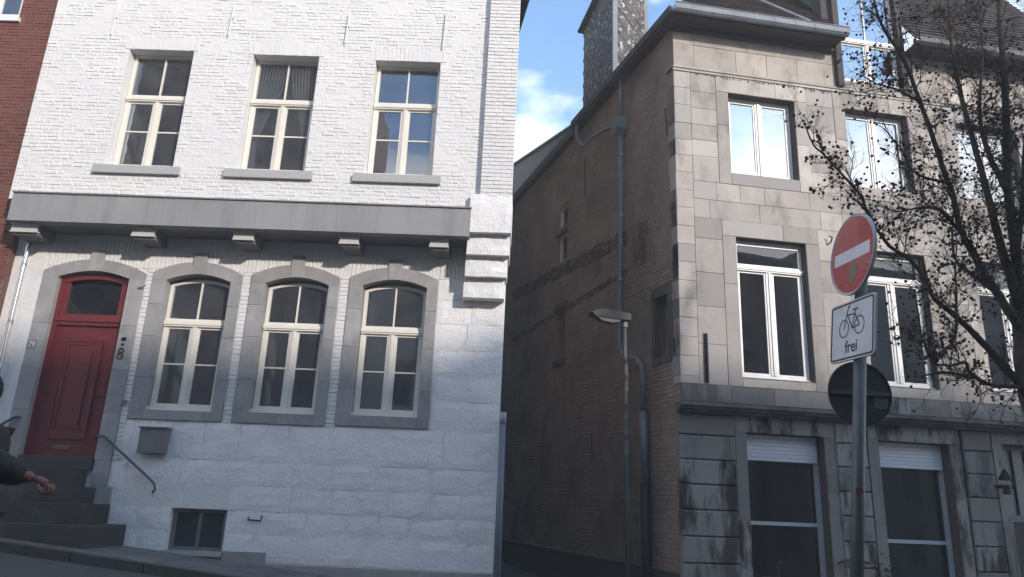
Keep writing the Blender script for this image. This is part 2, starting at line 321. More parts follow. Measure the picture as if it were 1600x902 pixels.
def brickwork(fr, u0, u1, z0, z1, d, holes, root, m, near, L=0.21, H=0.0625, g=0.006, dj=0.0045, count=300, tilt=0.003, c=0.010, sub=None, skip=None, soft=1.0):
    """bricks nearest to `near` (u,z) become parts, the others one stuff part"""
    lst = []; r = 0; z = z0
    while z+H <= z1+1e-6:
        for a, b in free(u0, u1, z+H/2, holes):
            u = a - (0 if r % 2 else (L+g)/2) - random.uniform(0, 0.02)
            u = min(u, a)
            while u < b-0.015:
                ln = L*random.uniform(.9, 1.08) if random.random() < 0.68 else L*random.uniform(.42, .56)
                e = min(u+ln, b); s_ = max(u, a)
                if e-s_ > 0.03 and not (skip and skip((s_+e)/2, z+H/2)): lst.append((s_, e, z, z+H))
                u += ln+g
        z += H+g; r += 1
    lst.sort(key=lambda q: ((q[0]+q[1])/2-near[0])**2 + ((q[2]+q[3])/2-near[1])**2)
    big = MB()
    for i, (a, e, p, q) in enumerate(lst):
        t = random.uniform(-dj, dj); w = noise.noise(Vector((a*1.3, p*1.3, 2)))*0.008*soft
        b = MB() if i < count else big
        if soft > .5 and noise.noise(Vector((a*1.7, p*2.3, 5))) > .12: t -= .006
        b.block(fr, a+random.uniform(0, .005), e-random.uniform(0, .005), d-0.02, d+t, p+w+random.uniform(-.004, .003), q+w+random.uniform(-.003, .004), c, tilt)
        if i < count: b.build('brick', m, root, fix=False)
    if len(lst) > count: big.build('brickwork', m, root, kind='stuff', fix=False)

def arc(u0, u1, zs, rise, n=10):     # segmental arch polyline
    return [(u0+(u1-u0)*i/n, zs+rise*(1-(2*i/n-1)**2)) for i in range(n+1)]
def clip_arc(A, a, b, n=6):
    def zat(u):
        for (x0, y0), (x1, y1) in zip(A, A[1:]):
            if x0-1e-9 <= u <= x1+1e-9: return y0+(y1-y0)*(u-x0)/(x1-x0)
        return A[0][1] if u < A[0][0] else A[-1][1]
    return [(a+(b-a)*i/n, zat(a+(b-a)*i/n)) for i in range(n+1)]

def sash_window(root, fr, u0, u1, z0, z1, d, zt, zb, gl, wood, rise=0.0, arched=False, transom=True, toplights=2, st=0.06, sill=True, mul=0.10):
    """frame object with its bars, sashes and panes as sub-parts; d = front plane of the frame"""
    A = arc(u0, u1, z1, rise) if arched else [(u0, z1), (u1, z1)]
    top = lambda a, b: clip_arc(A, a, b) if arched else [(a, z1), (b, z1)]
    off = lambda P, k: [(x, y-k) for x, y in P]
    f = MB(); f.box(fr, u0, u0+st, d-.07, d, z0, z1); f.box(fr, u1-st, u1, d-.07, d, z0, z1); f.box(fr, u0+st, u1-st, d-.07, d, z0, z0+st)
    T = top(u0, u1); f.strip(fr, off(T, st*.9), T, d-.069, d+.001)
    w = f.build('window', wood, root)
    if sill: MB().box(fr, u0-.015, u1+.015, d-.02, d+.05, z0-.03, z0+.012).build('bottom_rail', wood, w)
    um = (u0+u1)/2
    def bar(a, b, c_, e, dd=0.004, nm='glazing_bar'): return MB().box(fr, a, b, d-.045, d+dd, c_, e).build(nm, wood, w)
    def pane(poly): MB().prism(fr, poly, d-.030, d-.026).build('pane', gl, w)
    if transom:
        b = MB(); b.box(fr, u0-.0, u1+.0, d-.06, d+.018, zt-.055, zt+.055); b.box(fr, u0-.0, u1+.0, d+.018, d+.035, zt-.02, zt+.03); b.box(fr, u0+.01, u1-.01, d+.018, d+.028, zt-.05, zt-.035)
        b.build('transom_bar', wood, w)
        lo = zt+.055
        if toplights == 2:
            tz = (z1+rise if arched else z1)
            f2 = MB(); f2.box(fr, u0+st, u1-st, d-.05, d-.008, lo, lo+.035); f2.build('top_sash', wood, w)
            f2 = MB(); f2.box(fr, um-.013, um+.013, d-.045, d-.004, lo+.03, tz-st); f2.build('glazing_bar', wood, w)
            for a, e in ((u0+st, um-.01), (um+.01, u1-st)):
                P = off(top(a, e), st*.5); pane([(e, lo), (a, lo)] + P)
        else:
            pane([(u1-st, lo), (u0+st, lo)] + off(top(u0+st, u1-st), st*.5))
            MB().box(fr, u0+st, u1-st, d-.05, d-.008, lo, lo+.03).box(fr, u0+st, u1-st, d-.05, d-.008, z1-st-.025, z1-st+.003).build('top_sash', wood, w)
        hi = zt-.055
    else: hi = z1-st
    b = MB(); b.box(fr, um-mul/2, um+mul/2, d-.05, d+.008, z0+st, hi); b.box(fr, um-.018, um+.018, d+.008, d+.028, z0+st, hi); b.build('mullion', wood, w)
    for a, e in ((u0+st, um-mul/2), (um+mul/2, u1-st)):
        b = MB(); k = .032
        b.box(fr, a, a+k, d-.05, d-.010, z0+st, hi); b.box(fr, e-k, e, d-.05, d-.010, z0+st, hi); b.box(fr, a+k, e-k, d-.05, d-.010, z0+st, z0+st+k); b.box(fr, a+k, e-k, d-.05, d-.010, hi-k, hi)
        b.build('sash', wood, w)
        if zb is not None: MB().box(fr, a+k, e-k, d-.042, d-.012, zb-.013, zb+.013).build('glazing_bar', wood, w)
        pane([(a, z0+st), (e, z0+st), (e, hi), (a, hi)])
    return w
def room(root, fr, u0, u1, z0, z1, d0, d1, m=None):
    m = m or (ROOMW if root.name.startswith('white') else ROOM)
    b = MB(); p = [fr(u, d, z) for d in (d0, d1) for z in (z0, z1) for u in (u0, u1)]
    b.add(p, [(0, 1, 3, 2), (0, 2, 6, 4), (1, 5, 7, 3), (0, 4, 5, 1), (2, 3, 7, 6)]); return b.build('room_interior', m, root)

# ------------------------------------------------------------------ ground
GZ = lambda x: -1.43 - 0.095*max(-26, min(26, x))
def sheet(name, xs, ys, dz, m, loc=(0, 0, 0)):
    b = MB(); n = len(ys)
    for x in xs:
        for y in ys: b.v.append(Vector((x, y, GZ(x)+dz)))
    for i in range(len(xs)-1):
        for k in range(n-1): b.f.append([i*n+k, (i+1)*n+k, (i+1)*n+k+1, i*n+k+1]); b.m.append(0)
    return tag(b.build(name, m), kind='structure')
sheet('road', [-900, -26, -9, 0, 9, 26, 900], [-900, -30, 0, 30, 900], -0.12, ASPH)
XF = Fr((0, 12, 0), (1, 0, 0), (0, -1, 0))
pv = thing('pavement', 'narrow slab pavement sloping down along the white house', 'pavement', (-4, 11, GZ(-4)), 0, kind='structure')
b = MB(); b.add([(x, y, GZ(x)+dz) for dz in (-.3, -.025) for x, y in ((-16, 10.5), (-.25, 10.5), (-.25, 12), (-16, 12))], [(4, 5, 6, 7), (0, 1, 5, 4), (1, 2, 6, 5)]); b.build('bed', MORT, pv)
x = -15.9
while x < -0.6:
    for y0, y1 in ((10.58, 11.0), (11.01, 11.43), (11.44, 11.99)):
        j = random.uniform(-.004, .004)
        q = [(x, y0), (x+.49, y0), (x+.49, y1), (x, y1)]; i_ = [(x+.006, y0+.006), (x+.484, y0+.006), (x+.484, y1-.006), (x+.006, y1-.006)]
        s_ = MB(); s_.add([(a, c_, GZ(a)-.02) for a, c_ in q]+[(a, c_, GZ(a)+j) for a, c_ in i_], [(0, 1, 5, 4), (1, 2, 6, 5), (2, 3, 7, 6), (3, 0, 4, 7), (4, 5, 6, 7)])
        s_.build('paving_slab', PAVE, pv)
    x += .5
x = -15.9
while x < -0.6:
    s_ = MB(); a, e = x, x+.98
    s_.add([(p, y, GZ(p)+dz) for dz in (-.3, .006) for p, y in ((a, 10.4), (e, 10.4), (e, 10.57), (a, 10.57))], [(4, 5, 6, 7), (0, 1, 5, 4), (1, 2, 6, 5), (3, 0, 4, 7)]); s_.build('kerbstone', STEPM, pv); x += 1.0

# ------------------------------------------------------------------ the white house
WH = thing('white_house', 'white painted old brick house with red door, jettied upper floor and grey stone window surrounds', 'house', (-4.5, 12, -1.2))
DU = 0.5                                           # upper storey stands forward of the lower wall
up_open = [(-7.26, -6.09, 5.30, 7.60), (-5.01, -3.82, 5.30, 7.57), (-2.80, -1.63, 5.30, 7.53)]
Z1 = 11.2
b = MB(); holes_wall(b, XF, -8.78, -.30, 4.62, Z1, DU-.0065, up_open, .31)
holes_wall(b, XF, -8.9, -.302, -1.6, 4.3, -.012, [(-7.97, -6.71, .30, 3.585), (-6.11, -4.97, 1.20, 3.60), (-4.41, -3.29, 1.22, 3.60), (-2.75, -1.62, 1.24, 3.60), (-5.38, -4.50, -.90, -.27)], .31)
b.box(XF, -8.88, -.36, -.4, -.25, 3.62, 4.2); b.build('wall', WHITE, WH)
# side wall along the alley, eave strip and roof
SW = Fr((-.30, 11.52, 0), (-sin(radians(10.4)), cos(radians(10.4)), 0), (cos(radians(10.4)), sin(radians(10.4)), 0))
SL = Fr((-.33, 12.0, 0), (-sin(radians(10.4)), cos(radians(10.4)), 0), (cos(radians(10.4)), sin(radians(10.4)), 0))
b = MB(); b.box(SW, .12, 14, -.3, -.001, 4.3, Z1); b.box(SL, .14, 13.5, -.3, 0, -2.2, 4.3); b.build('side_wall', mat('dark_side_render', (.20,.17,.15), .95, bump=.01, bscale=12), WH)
b = MB(); b.box(SW, .0, 14, .001, .22, 8.95, 9.15); b.build('side_eave', WOODD, WH)
b = MB(); b.add([XF(-8.78, DU+.3, Z1), XF(.1, DU+.3, Z1), XF(-1.5, -7, Z1+6), XF(-8.78, -7, Z1+6)], [(0, 1, 2, 3)]); b.add([XF(-8.78, DU+.3, Z1-.01), XF(.1, DU+.3, Z1-.01), XF(-2, -13, Z1-.01), XF(-8.78, -13, Z1-.01)], [(0, 1, 2, 3)])
b.build('roof', TILE, WH)
# rooms behind the glass
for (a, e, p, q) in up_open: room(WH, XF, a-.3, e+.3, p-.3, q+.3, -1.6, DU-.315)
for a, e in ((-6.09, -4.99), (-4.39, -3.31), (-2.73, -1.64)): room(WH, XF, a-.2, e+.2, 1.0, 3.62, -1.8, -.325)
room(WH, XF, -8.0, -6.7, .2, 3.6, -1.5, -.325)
# brick skin of the upper storey
lint = [(a-.08, e+.08, q, q+.27) for a, e, p, q in up_open]; sills = [(a-.17, e+.15, p-.16, p) for a, e, p, q in up_open]
brickwork(XF, -8.78, -.80, 4.70, 9.6, DU, up_open+lint+sills, WH, WHITE, (-2.2, 6.4))
# soldier-course flat arches
for (a, e, p, q) in lint:
    n = int((e-a)/.072)
    ls = MB()
    for i in range(n):
        u = a+(e-a)*i/n; k = (i/n-.5)*.06
        t = random.uniform(-.004, .004)
        MB().prism(XF, [(u+.004, p+.002), (u+(e-a)/n-.005, p+.002), (u+(e-a)/n-.005+k, q-.004), (u+.004+k, q-.004)], DU-.02, DU+.0015+t).build('lintel_brick', WHITE, WH)
# corner pilaster
b = MB()
brp = []
z = 4.92; r = 0
PB = MB()
while z < 9.6:
    us = [-.79, -.58, -.36, -.245] if r % 2 else [-.79, -.68, -.47, -.245]
    for a, e in zip(us, us[1:]): PB.block(XF, a+.003, e-.004, DU-.02, DU+.12+random.uniform(-.003, .003), z, z+.0625, .007, .002)
    z += .0715; r += 1
PB.build('pilaster_bricks', WHITE, WH, kind='stuff')
b = MB(); b.box(XF, -.785, -.25, DU-.03, DU+.108, 4.9, Z1); b.build('pilaster', WHITE, WH)
# stepped corbel of the jetty
steps_c = [(4.28, 4.95, DU+.13, -.94, -.24), (3.93, 4.28, .50, -.965, -.255), (3.59, 3.93, .38, -.98, -.285), (3.26, 3.59, .25, -1.0, -.32)]
for i, (p, q, d, a, e) in enumerate(steps_c):
    bb = MB(); bb.lump(XF, a, e, -.05, d, p, q, 8, 4, .018, .012, i); bb.build('corbel', WHITEL, WH)
# fascia beam and soffit
b = MB()
for i in range(10):
    a = -8.62+i*.77; b = MB(); b.box(XF, a, a+.768, DU-.05, DU+.125+random.uniform(0, .002), 4.19+.0003*i, 4.68); b.build('fascia_panel', FASC, WH)
b = MB(); b.box(XF, -8.62, -.91, DU-.05, DU+.15, 4.682, 4.705); b.build('fascia_capping', GREYD, WH)
b = MB(); b.box(XF, -8.62, -.93, -.01, DU+.11, 4.20, 4.26); b.build('soffit', GREYD, WH)
for i, uc in enumerate((-8.40, -6.39, -4.70, -2.93, -1.43)):
    w = (.22, .19, .17, .16, .155)[i]
    br = MB().prism(XF, [(uc-w, 4.198), (uc-w, 4.04), (uc-w+.03, 4.0), (uc+w-.01, 4.0), (uc+w, 4.04), (uc+w, 4.198)], .0, DU-.06).build('beam_end', GREYD, WH)  # core coloured dark grey so the underside carries the soffit's shade
    MB().prism(XF, [(uc-w, 4.195), (uc-w, 4.06), (uc+w, 4.06), (uc+w, 4.195)], DU-.06, DU-.02).build('beam_face', BEAM, br)
    MB().box(XF, uc-w-.012, uc+w+.012, DU-.08, DU-.0, 4.165, 4.192).build('moulding', BEAM, br)
    MB().box(XF, uc-w-.008, uc+w+.008, DU-.08, DU-.008, 4.035, 4.06).build('moulding', BEAM, br)
# upper windows, sills, anchors
for i, (a, e, p, q) in enumerate(up_open):
    sash_window(WH, XF, a+.01, e-.01, p+.03, q-.0, DU-.20, (6.70, 6.70, 6.71)[i], 6.06, OLDG, CREAM)
    MB().box(XF, a-.17, e+.15, DU-.1, DU+.06, p-.155, p-.012).build('window_sill', SILL, WH)
for i, (u, z0, z1) in enumerate(((-7.63, 7.87, 8.50), (-5.50, 7.92, 8.56), (-3.37, 7.84, 8.46), (-1.60, 7.79, 8.54))):
    b = MB(); b.tube([XF(u-.012, DU+.03, z0), XF(u, DU+.035, (z0+z1)/2), XF(u+.008, DU+.03, z1)], .013, 6); b.box(XF, u-.03, u+.03, DU, DU+.03, (z0+z1)/2+.05, (z0+z1)/2+.075); b.build('wall_anchor', WHITE, WH)
# grey stone surrounds
def surround(u0, u1, i0, i1, z0, zi0, zs, rise, zo, orise, key, rows, door=False):
    A = arc(i0, i1, zs, rise, 12); O = arc(u0, u1, zo, orise, 12)
    D1 = .022
    for (a, e, side) in ((u0, i0, 0), (i1, u1, 1)):
        zz = [z0]+rows+[zs]
        for k in range(len(zz)-1):
            MB().block(XF, a, e, -.20, D1, zz[k]+(.0015 if k else 0), zz[k+1]-.0015, .004, .001).build('surround_stone', GREYST, WH)
    if not door: MB().block(XF, i0+.001, i1-.001, -.20, D1, z0, zi0, .004, .001).build('surround_stone', GREYST, WH)
    kw = .115; um = (i0+i1)/2; ko = (u0+u1)/2
    for a, e, oa, oe in ((i0, um-kw, u0, ko-kw), (um+kw, i1, ko+kw, u1)):
        lo = clip_arc(A, a, e, 8); hi = clip_arc(O, oa, oe, 8)
        if a == i0: lo = [(u0, zs)]+lo; hi = [(u0, zo)]+hi
        else: lo = lo+[(u1, zs)]; hi = hi+[(u1, zo)]
        MB().strip(XF, lo, hi, -.20, D1).build('arch_stone', GREYST, WH)
    lo = clip_arc(A, um-kw, um+kw, 4)
    MB().strip(XF, lo, [(ko-kw+2*kw*i/4, key) for i in range(5)], -.20, D1+.012).build('keystone', GREYST, WH)
surround(-6.33, -4.80, -6.09, -4.99, 1.08, 1.235, 3.43, .12, 3.57, .20, 3.93, [1.75, 2.45, 3.0])
surround(-4.64, -3.13, -4.39, -3.31, 1.08, 1.255, 3.44, .12, 3.58, .20, 3.95, [1.8, 2.5, 3.05])
surround(-2.96, -1.45, -2.73, -1.64, 1.10, 1.275, 3.46, .12, 3.60, .20, 3.95, [1.7, 2.4, 3.05])
surround(-8.22, -6.46, -7.95, -6.73, .40, .40, 3.42, .12, 3.53, .22, 3.90, [1.15, 1.85, 2.6], True)
MB().block(XF, -6.72, -6.46, -.1, .026, -.0, .395, .004).build('plinth_stone', GREYST, WH)
MB().block(XF, -6.78, -6.36, -.1, .026, -.50, -.004, .004).build('plinth_stone', GREYST, WH)
MB().block(XF, -8.3, -7.96, -.1, .026, -.45, .395, .004).build('plinth_stone', GREYST, WH)
# lower windows
for u0, u1, z0, zs in ((-6.09, -4.99, 1.25, 3.43), (-4.39, -3.31, 1.27, 3.44), (-2.73, -1.64, 1.29, 3.46)):
    sash_window(WH, XF, u0+.012, u1-.006, z0+.02, zs-.03, -.15, 2.71, 2.02, OLDG, CREAM, rise=.10, arched=True, mul=.11)
    MB().box(XF, u0+.0, u1-.0, -.15, -.04, z0-.012, z0+.045).build('window_board', CREAM, WH)
# bricks between and above the surrounds; brick relief round the ground floor
low_h = [(-8.22, -6.46, -.5, 3.60), (-6.33, -4.80, 1.08, 3.60), (-4.64, -3.13, 1.08, 3.60), (-2.96, -1.45, 1.08, 3.60), (-5.38, -4.50, -.90, -.27)]
lb = MB()
for a, e, z0 in ((-6.455, -6.335, 1.05), (-4.795, -4.645, 1.05), (-3.125, -2.965, 1.05)):
    z = z0
    while z < 3.6:
        lb.block(XF, a, e, -.02, -.003+random.uniform(-.003, .003), z, z+.067, .010, .003); z += .0715
z = .42
while z < 3.5:
    lb.block(XF, -6.455, -6.34, -.02, .004, z, z+.0625, .008, .002) if z < 1.05 else None; z += .0715
lb.build('brick_strips', WHITE, WH, kind='stuff')
u = -8.2
sb = MB()
while u < -1.02:       # upright bricks between the arch heads and the jetty
    sb.block(XF, u, u+.063, -.02, -.002+random.uniform(-.004, .004), 3.62, 3.862, .008, .003); sb.block(XF, u, u+.063, -.02, -.002+random.uniform(-.004, .004), 3.868, 4.11, .008, .003); u += .069
sb.build('upright_bricks', WHITE, WH, kind='stuff')
MB().lump(XF, -8.88, -8.24, -.05, .0, -.6, 4.15, 6, 18, .01, .0, 5).build('render_strip', WHITE, WH)
# painted blocks of the ground floor
def ashrow(u0, u1, z0, z1, wmin, wmax, fr, m, amp, root, d=.0):
    u = u0
    while u < u1-.05:
        w = random.uniform(wmin, wmax); e = min(u+w, u1)
        if u1-e < wmin*.5: e = u1
        MB().lump(fr, u+.003, e-.003, -.05, d+random.uniform(-.004, .006), z0+.003, z1-.003, max(3, int((e-u)/.09)), max(3, int((z1-z0)/.09)), amp*.38, .009, random.random()*50).build('painted_block', m, root); u = e
for z0, z1 in ((-1.02, -.62), (-.62, -.27), (-.27, .10), (.10, .48), (.48, 1.07)): 
    ashrow(-4.49 if z0 < -.2 else (-6.355 if z0 < 0 else -6.19), -.30, z0, z1, .45, 1.0, XF, WHITEL, .028, WH)
ashrow(-6.36, -5.39, -.95, -.60, .4, .6, XF, WHITEL, .02, WH); ashrow(-6.355, -5.39, -.60, -.27, .4, .6, XF, WHITEL, .02, WH)
ashrow(-6.42, -6.20, .40, 1.07, .3, .6, XF, WHITEL, .02, WH); ashrow(-6.45, -6.20, 0.0, .40, .3, .6, XF, WHITEL, .02, WH)
for z0, z1 in ((1.07, 1.55), (1.55, 1.95), (1.95, 2.4), (2.4, 2.85), (2.85, 3.26)): ashrow(-1.44, -.31, z0, z1, .4, .7, XF, WHITEL, .022, WH)
ashrow(-1.44, -1.0, 3.26, 3.62, .3, .6, XF, WHITEL, .02, WH)
MB().block(XF, -3.80, -.31, -.05, .02, -1.6, -1.035, .006).build('base_course', GREYST, WH)
MB().block(XF, -4.48, -3.803, -.05, .022, -1.6, -.87, .006).build('base_course', GREYST, WH)
MB().block(XF, -6.4, -4.483, -.05, .0, -1.6, -.95, .006).build('base_course', GREYST, WH)
# cellar window
cw = MB().box(XF, -5.37, -4.51, -.16, -.12, -.89, -.28).build('cellar_window', mat('cellar_glass', (.035, .04, .045), .25), WH)
MB().box(XF, -4.97, -4.91, -.12, -.10, -.89, -.28).box(XF, -5.37, -5.31, -.12, -.10, -.89, -.28).box(XF, -4.57, -4.51, -.12, -.10, -.89, -.28).box(XF, -5.31, -4.57, -.12, -.101, -.89, -.84).box(XF, -5.31, -4.57, -.12, -.101, -.33, -.28).build('cellar_frame', BOX, cw)
MB().box(XF, -5.42, -4.49, -.1, .05, -.96, -.895).build('cellar_sill', SILL, WH)
# small iron hook, vent, loop of wire
MB().tube([XF(-4.15, .0, -.36), XF(-4.15, .03, -.40), XF(-3.95, .03, -.41), XF(-3.93, .03, -.33)], .012, 6).build('iron_hook', BLACK, WH)
MB().box(XF, -6.46, -6.39, .0, .03, 1.30, 1.37).build('vent_cap', BOX, WH)
MB().tube([XF(-6.56, .02, 3.26), XF(-6.45, .07, 3.27), XF(-6.40, .07, 3.30)], .008, 6).build('iron_hook', BLACK, WH)
# door
dz0 = .44
dr = MB().box(XF, -7.95, -7.87, -.16, -.08, dz0, 3.40).box(XF, -6.81, -6.73, -.16, -.08, dz0, 3.40).strip(XF, [(x, y-.09) for x, y in arc(-7.95, -6.73, 3.40, .11)], arc(-7.95, -6.73, 3.40, .11), -.16, -.079).build('door', RED, WH)
b = MB(); b.box(XF, -7.87, -6.81, -.16, -.07, 2.60, 2.72); b.box(XF, -7.9, -6.78, -.07, -.045, 2.665, 2.70); b.build('door_transom', RED, dr)
MB().prism(XF, [(-6.90, 2.80), (-7.80, 2.80)]+[(x, y-.15) for x, y in clip_arc(arc(-7.95, -6.73, 3.40, .11), -7.80, -6.90)], -.14, -.135).build('pane', glass('fanlight_glass', .1, (.4, .42, .42), .002), dr)
b = MB(); b.box(XF, -7.87, -7.79, -.155, -.095, 2.72, 3.41); b.box(XF, -6.89, -6.81, -.155, -.095, 2.72, 3.41); b.box(XF, -7.79, -6.89, -.155, -.095, 2.72, 2.80); b.build('fanlight_frame', RED, dr)
lf = MB().box(XF, -7.87, -6.81, -.16, -.115, .44, 2.60); lf = lf.build('door_leaf', RED, dr)
b = MB()
for a, e, p, q in ((-7.66, -7.02, .72, 2.36),):
    for k, (dd, w) in enumerate(((-.085, .035), (-.10, .06))):
        b.box(XF, a+k*.035, a+k*.035+w, -.116, dd, p+k*.03, q-k*.03); b.box(XF, e-k*.035-w, e-k*.035, -.116, dd, p+k*.03, q-k*.03)
        b.box(XF, a+k*.035+w, e-k*.035-w, -.116, dd-.001, p+k*.03, p+k*.03+w); b.box(XF, a+k*.035+w, e-k*.035-w, -.116, dd-.001, q-k*.03-w, q-k*.03)
    b.box(XF, a+.16, e-.16, -.116, -.098, p+.16, q-.16)
b.build('door_panel', RED, dr)
MB().box(XF, -7.50, -7.22, -.116, -.095, .555, .62).box(XF, -7.48, -7.24, -.095, -.088, .59, .612).build('letter_slot', mat('dull_brass', (.16, .14, .11), .45, metal=.5), dr)
MB().tube([XF(-6.90, -.115, 1.42), XF(-6.90, -.06, 1.42), XF(-6.98, -.055, 1.42)], .012, 8).build('door_handle', BLACK, dr)
MB().block(XF, -7.94, -6.735, -.2, .06, .245, .437, .006).build('threshold', STEPM, WH)
# house numbers
nb = MB().box(XF, -8.21, -8.07, .022, .028, 2.15, 2.30); nb = nb.build('number_plate', mat('enamel_plate', (.16, .165, .17), .4), WH)
text_on(XF, '79', -8.14, .030, 2.175, .15, mat('plate_digit', (.62, .62, .62), .5), 'digits', nb, xs=.8, thick=.001)
b = MB(); b.disc(XF(-6.62, .035, 2.18), (1, 0, 0), (0, 0, 1), .03, .048, .012, 20); b.disc(XF(-6.625, .035, 2.085), (1, 0, 0), (0, 0, 1), .036, .056, .012, 20); b.build('house_number', mat('rusty_number', (.07, .035, .04), .6), WH)
MB().box(XF, -6.65, -6.58, .02, .045, 2.35, 2.40).box(XF, -6.64, -6.60, .02, .045, 2.27, 2.30).build('door_bell', BLACK, WH)
# steps
for i, (a, e, d, p, q) in enumerate(((-8.02, -6.80, .32, -.02, .24), (-8.25, -6.60, .58, -.26, -.022), (-8.45, -6.34, .82, -.55, -.262), (-8.8, -6.03, 1.08, -1.05, -.552))):
    us = [a, a+(e-a)*random.uniform(.42, .58), e]
    for u0, u1 in zip(us, us[1:]):
        MB().lump(XF, u0+.003, u1-.003, .0, d, p, q, 8, 3, .008, .006, i*3+u0).build('step', STEPM, WH)
        MB().box(XF, u0+.003, u1-.003, .004, d-.008, q-.04, q+.003).build('step_tread', STEPM, WH)

# things fixed to the white house
def railing(pts, label, stands):
    t = thing('handrail', label, 'handrail', pts[0], group='handrails beside the red door')
    MB().tube(pts, .021, 8).build('rail', GALV if False else mat('dull_blue_steel', (.10, .115, .13), .5, metal=.4), t, smooth=True)
    for p in stands: MB().tube([p, p+Vector((0, .085, -.01))], .011, 6).build('bracket', BLACK, t)
y = 11.92
railing([Vector(q) for q in ((-6.72, y, .75), (-6.66, y, .785), (-6.58, y, .76), (-6.40, y, .62), (-5.76, y, .15), (-5.67, y, .07), (-5.65, y, -.01), (-5.68, y, -.06))], 'grey sloping handrail on the white wall right of the red door', [Vector((-6.50, y, .69)), Vector((-5.80, y, .175))])
railing([Vector(q) for q in ((-8.02, y, 1.02), (-8.08, y, 1.04), (-8.25, y, .93), (-8.75, y, .50), (-8.80, y, .42))], 'grey sloping handrail on the wall left of the red door', [Vector((-8.10, y, 1.02)), Vector((-8.65, y, .59))])
mbx = thing('mailbox', 'plain grey metal letterbox on the white wall below the left window', 'letterbox', XF(-5.80, 0, .5))
MB().prism(XF, [(-6.02, .545), (-5.59, .545), (-5.59, .93), (-6.02, .93)], .0, .13).build('box', BOX, mbx)
MB().box(XF, -6.045, -5.565, .0, .16, .93, .952).build('lid', BOX, mbx)
MB().box(XF, -5.99, -5.62, .02, .115, .525, .545).build('base_flange', BOX, mbx)
def downpipe(name, label, pts, r, m, collars, root_z=None, extra=None):
    t = thing(name, label, 'downpipe', pts[-1], group='downpipes')
    MB().tube(pts, r, 12).build('pipe', m, t, smooth=True)
    for c, ax in collars: MB().tube([c-ax*.02, c+ax*.02], r*1.22, 12).build('pipe_bracket', GALV, t)
    return t
Z = Vector((0, 0, 1))
downpipe('downpipe', 'shiny zinc downpipe on the white wall strip left of the door', [XF(-8.52, .02, 4.18), XF(-8.55, .07, 3.9), XF(-8.56, .07, 1.0), XF(-8.6, .07, -.75)], .035, mat('bright_zinc', (.55, .56, .57), .25, metal=.8), [(XF(-8.55, .07, z), Z) for z in (3.6, 2.6, 1.5)])
downpipe('downpipe', 'matt grey downpipe at the seam between the red and white houses', [XF(-8.98, .03, 4.1), XF(-8.98, .08, 3.9), XF(-8.98, .08, -.7)], .055, PIPE, [(XF(-8.98, .08, z), Z) for z in (3.4, 1.9)])
pp = thing('corner_post', 'blue grey metal post with pale cap at the alley corner of the white house', 'post', XF(-.28, .1, -1.45))
MB().tube([XF(-.23, .12, -1.5), XF(-.25, .12, 1.22)], .052, 14).build('post_tube', mat('blue_grey_paint', (.13, .16, .20), .5), pp, smooth=True)
MB().tube([XF(-.25, .12, 1.22), XF(-.252, .12, 1.40)], .056, 14).build('post_cap', mat('pale_cap', (.30, .31, .32), .6), pp, smooth=True)
# tied-back sheer curtains in the middle upper window
ct = MB()
for sx, u0, u1 in ((1, -4.95, -4.45), (-1, -3.88, -4.38)):
    for k in range(9):
        f_ = k/8; a = u0+(u1-u0)*f_
        ct.tube([XF(a, .22, 7.55), XF(a+(u0-a)*.15, .21, 7.0), XF(a+(u0-a)*.55, .20, 6.4), XF(u0+.03*sx*k/3, .2, 5.9), XF(u0+.05*sx*k/3, .2, 5.4)], [.012, .018, .016, .01, .018], 5)
cto = ct.build('curtain', CURT, None, loc=XF(-4.4, .2, 5.4)); tag(cto, 'tied back sheer curtains inside the middle upper window of the white house', 'curtain')

# ------------------------------------------------------------------ the red brick neighbour on the far left
RH = thing('brick_house', 'red brick house edge adjoining the white house on the far left', 'house', (-12, 12, -.5))
RF_ = Fr((0, 11.86, 0), (1, 0, 0), (0, -1, 0))
rw = [(-10.75, -9.72, 8.42, 10.2), (-10.9, -9.9, 4.9, 6.9), (-10.9, -9.9, 1.0, 3.1)]
b = MB(); holes_wall(b, RF_, -16, -8.80, -1.0, 11.5, -.008, rw, .2); b.build('wall', REDM, RH)
b = MB(); b.box(RF_, -8.80, -8.79, -12, -.01, -1.0, 11.5); b.build('party_wall', REDM, RH)
brickwork(RF_, -10.9, -8.80, 1.6, 9.8, 0, rw+[(-10.9, -9.6, 8.32, 8.42)], RH, REDB, (-9.0, 6.4), count=300, soft=.2)
for a, e, p, q in rw:
    sash_window(RH, RF_, a, e, p+.05, q, -.08, p+1.35, None, OLDG, WHITEF)
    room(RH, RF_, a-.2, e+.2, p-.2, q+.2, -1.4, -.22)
    MB().box(RF_, a-.05, e+.05, -.05, .05, p-.09, p-.001).build('window_sill', WHITEF, RH)
b = MB(); b.add([RF_(-16, .3, 11.5), RF_(-8.8, .3, 11.5), RF_(-8.8, -6, 16), RF_(-16, -6, 16)], [(0, 1, 2, 3)]); b.build('roof', TILE, RH)

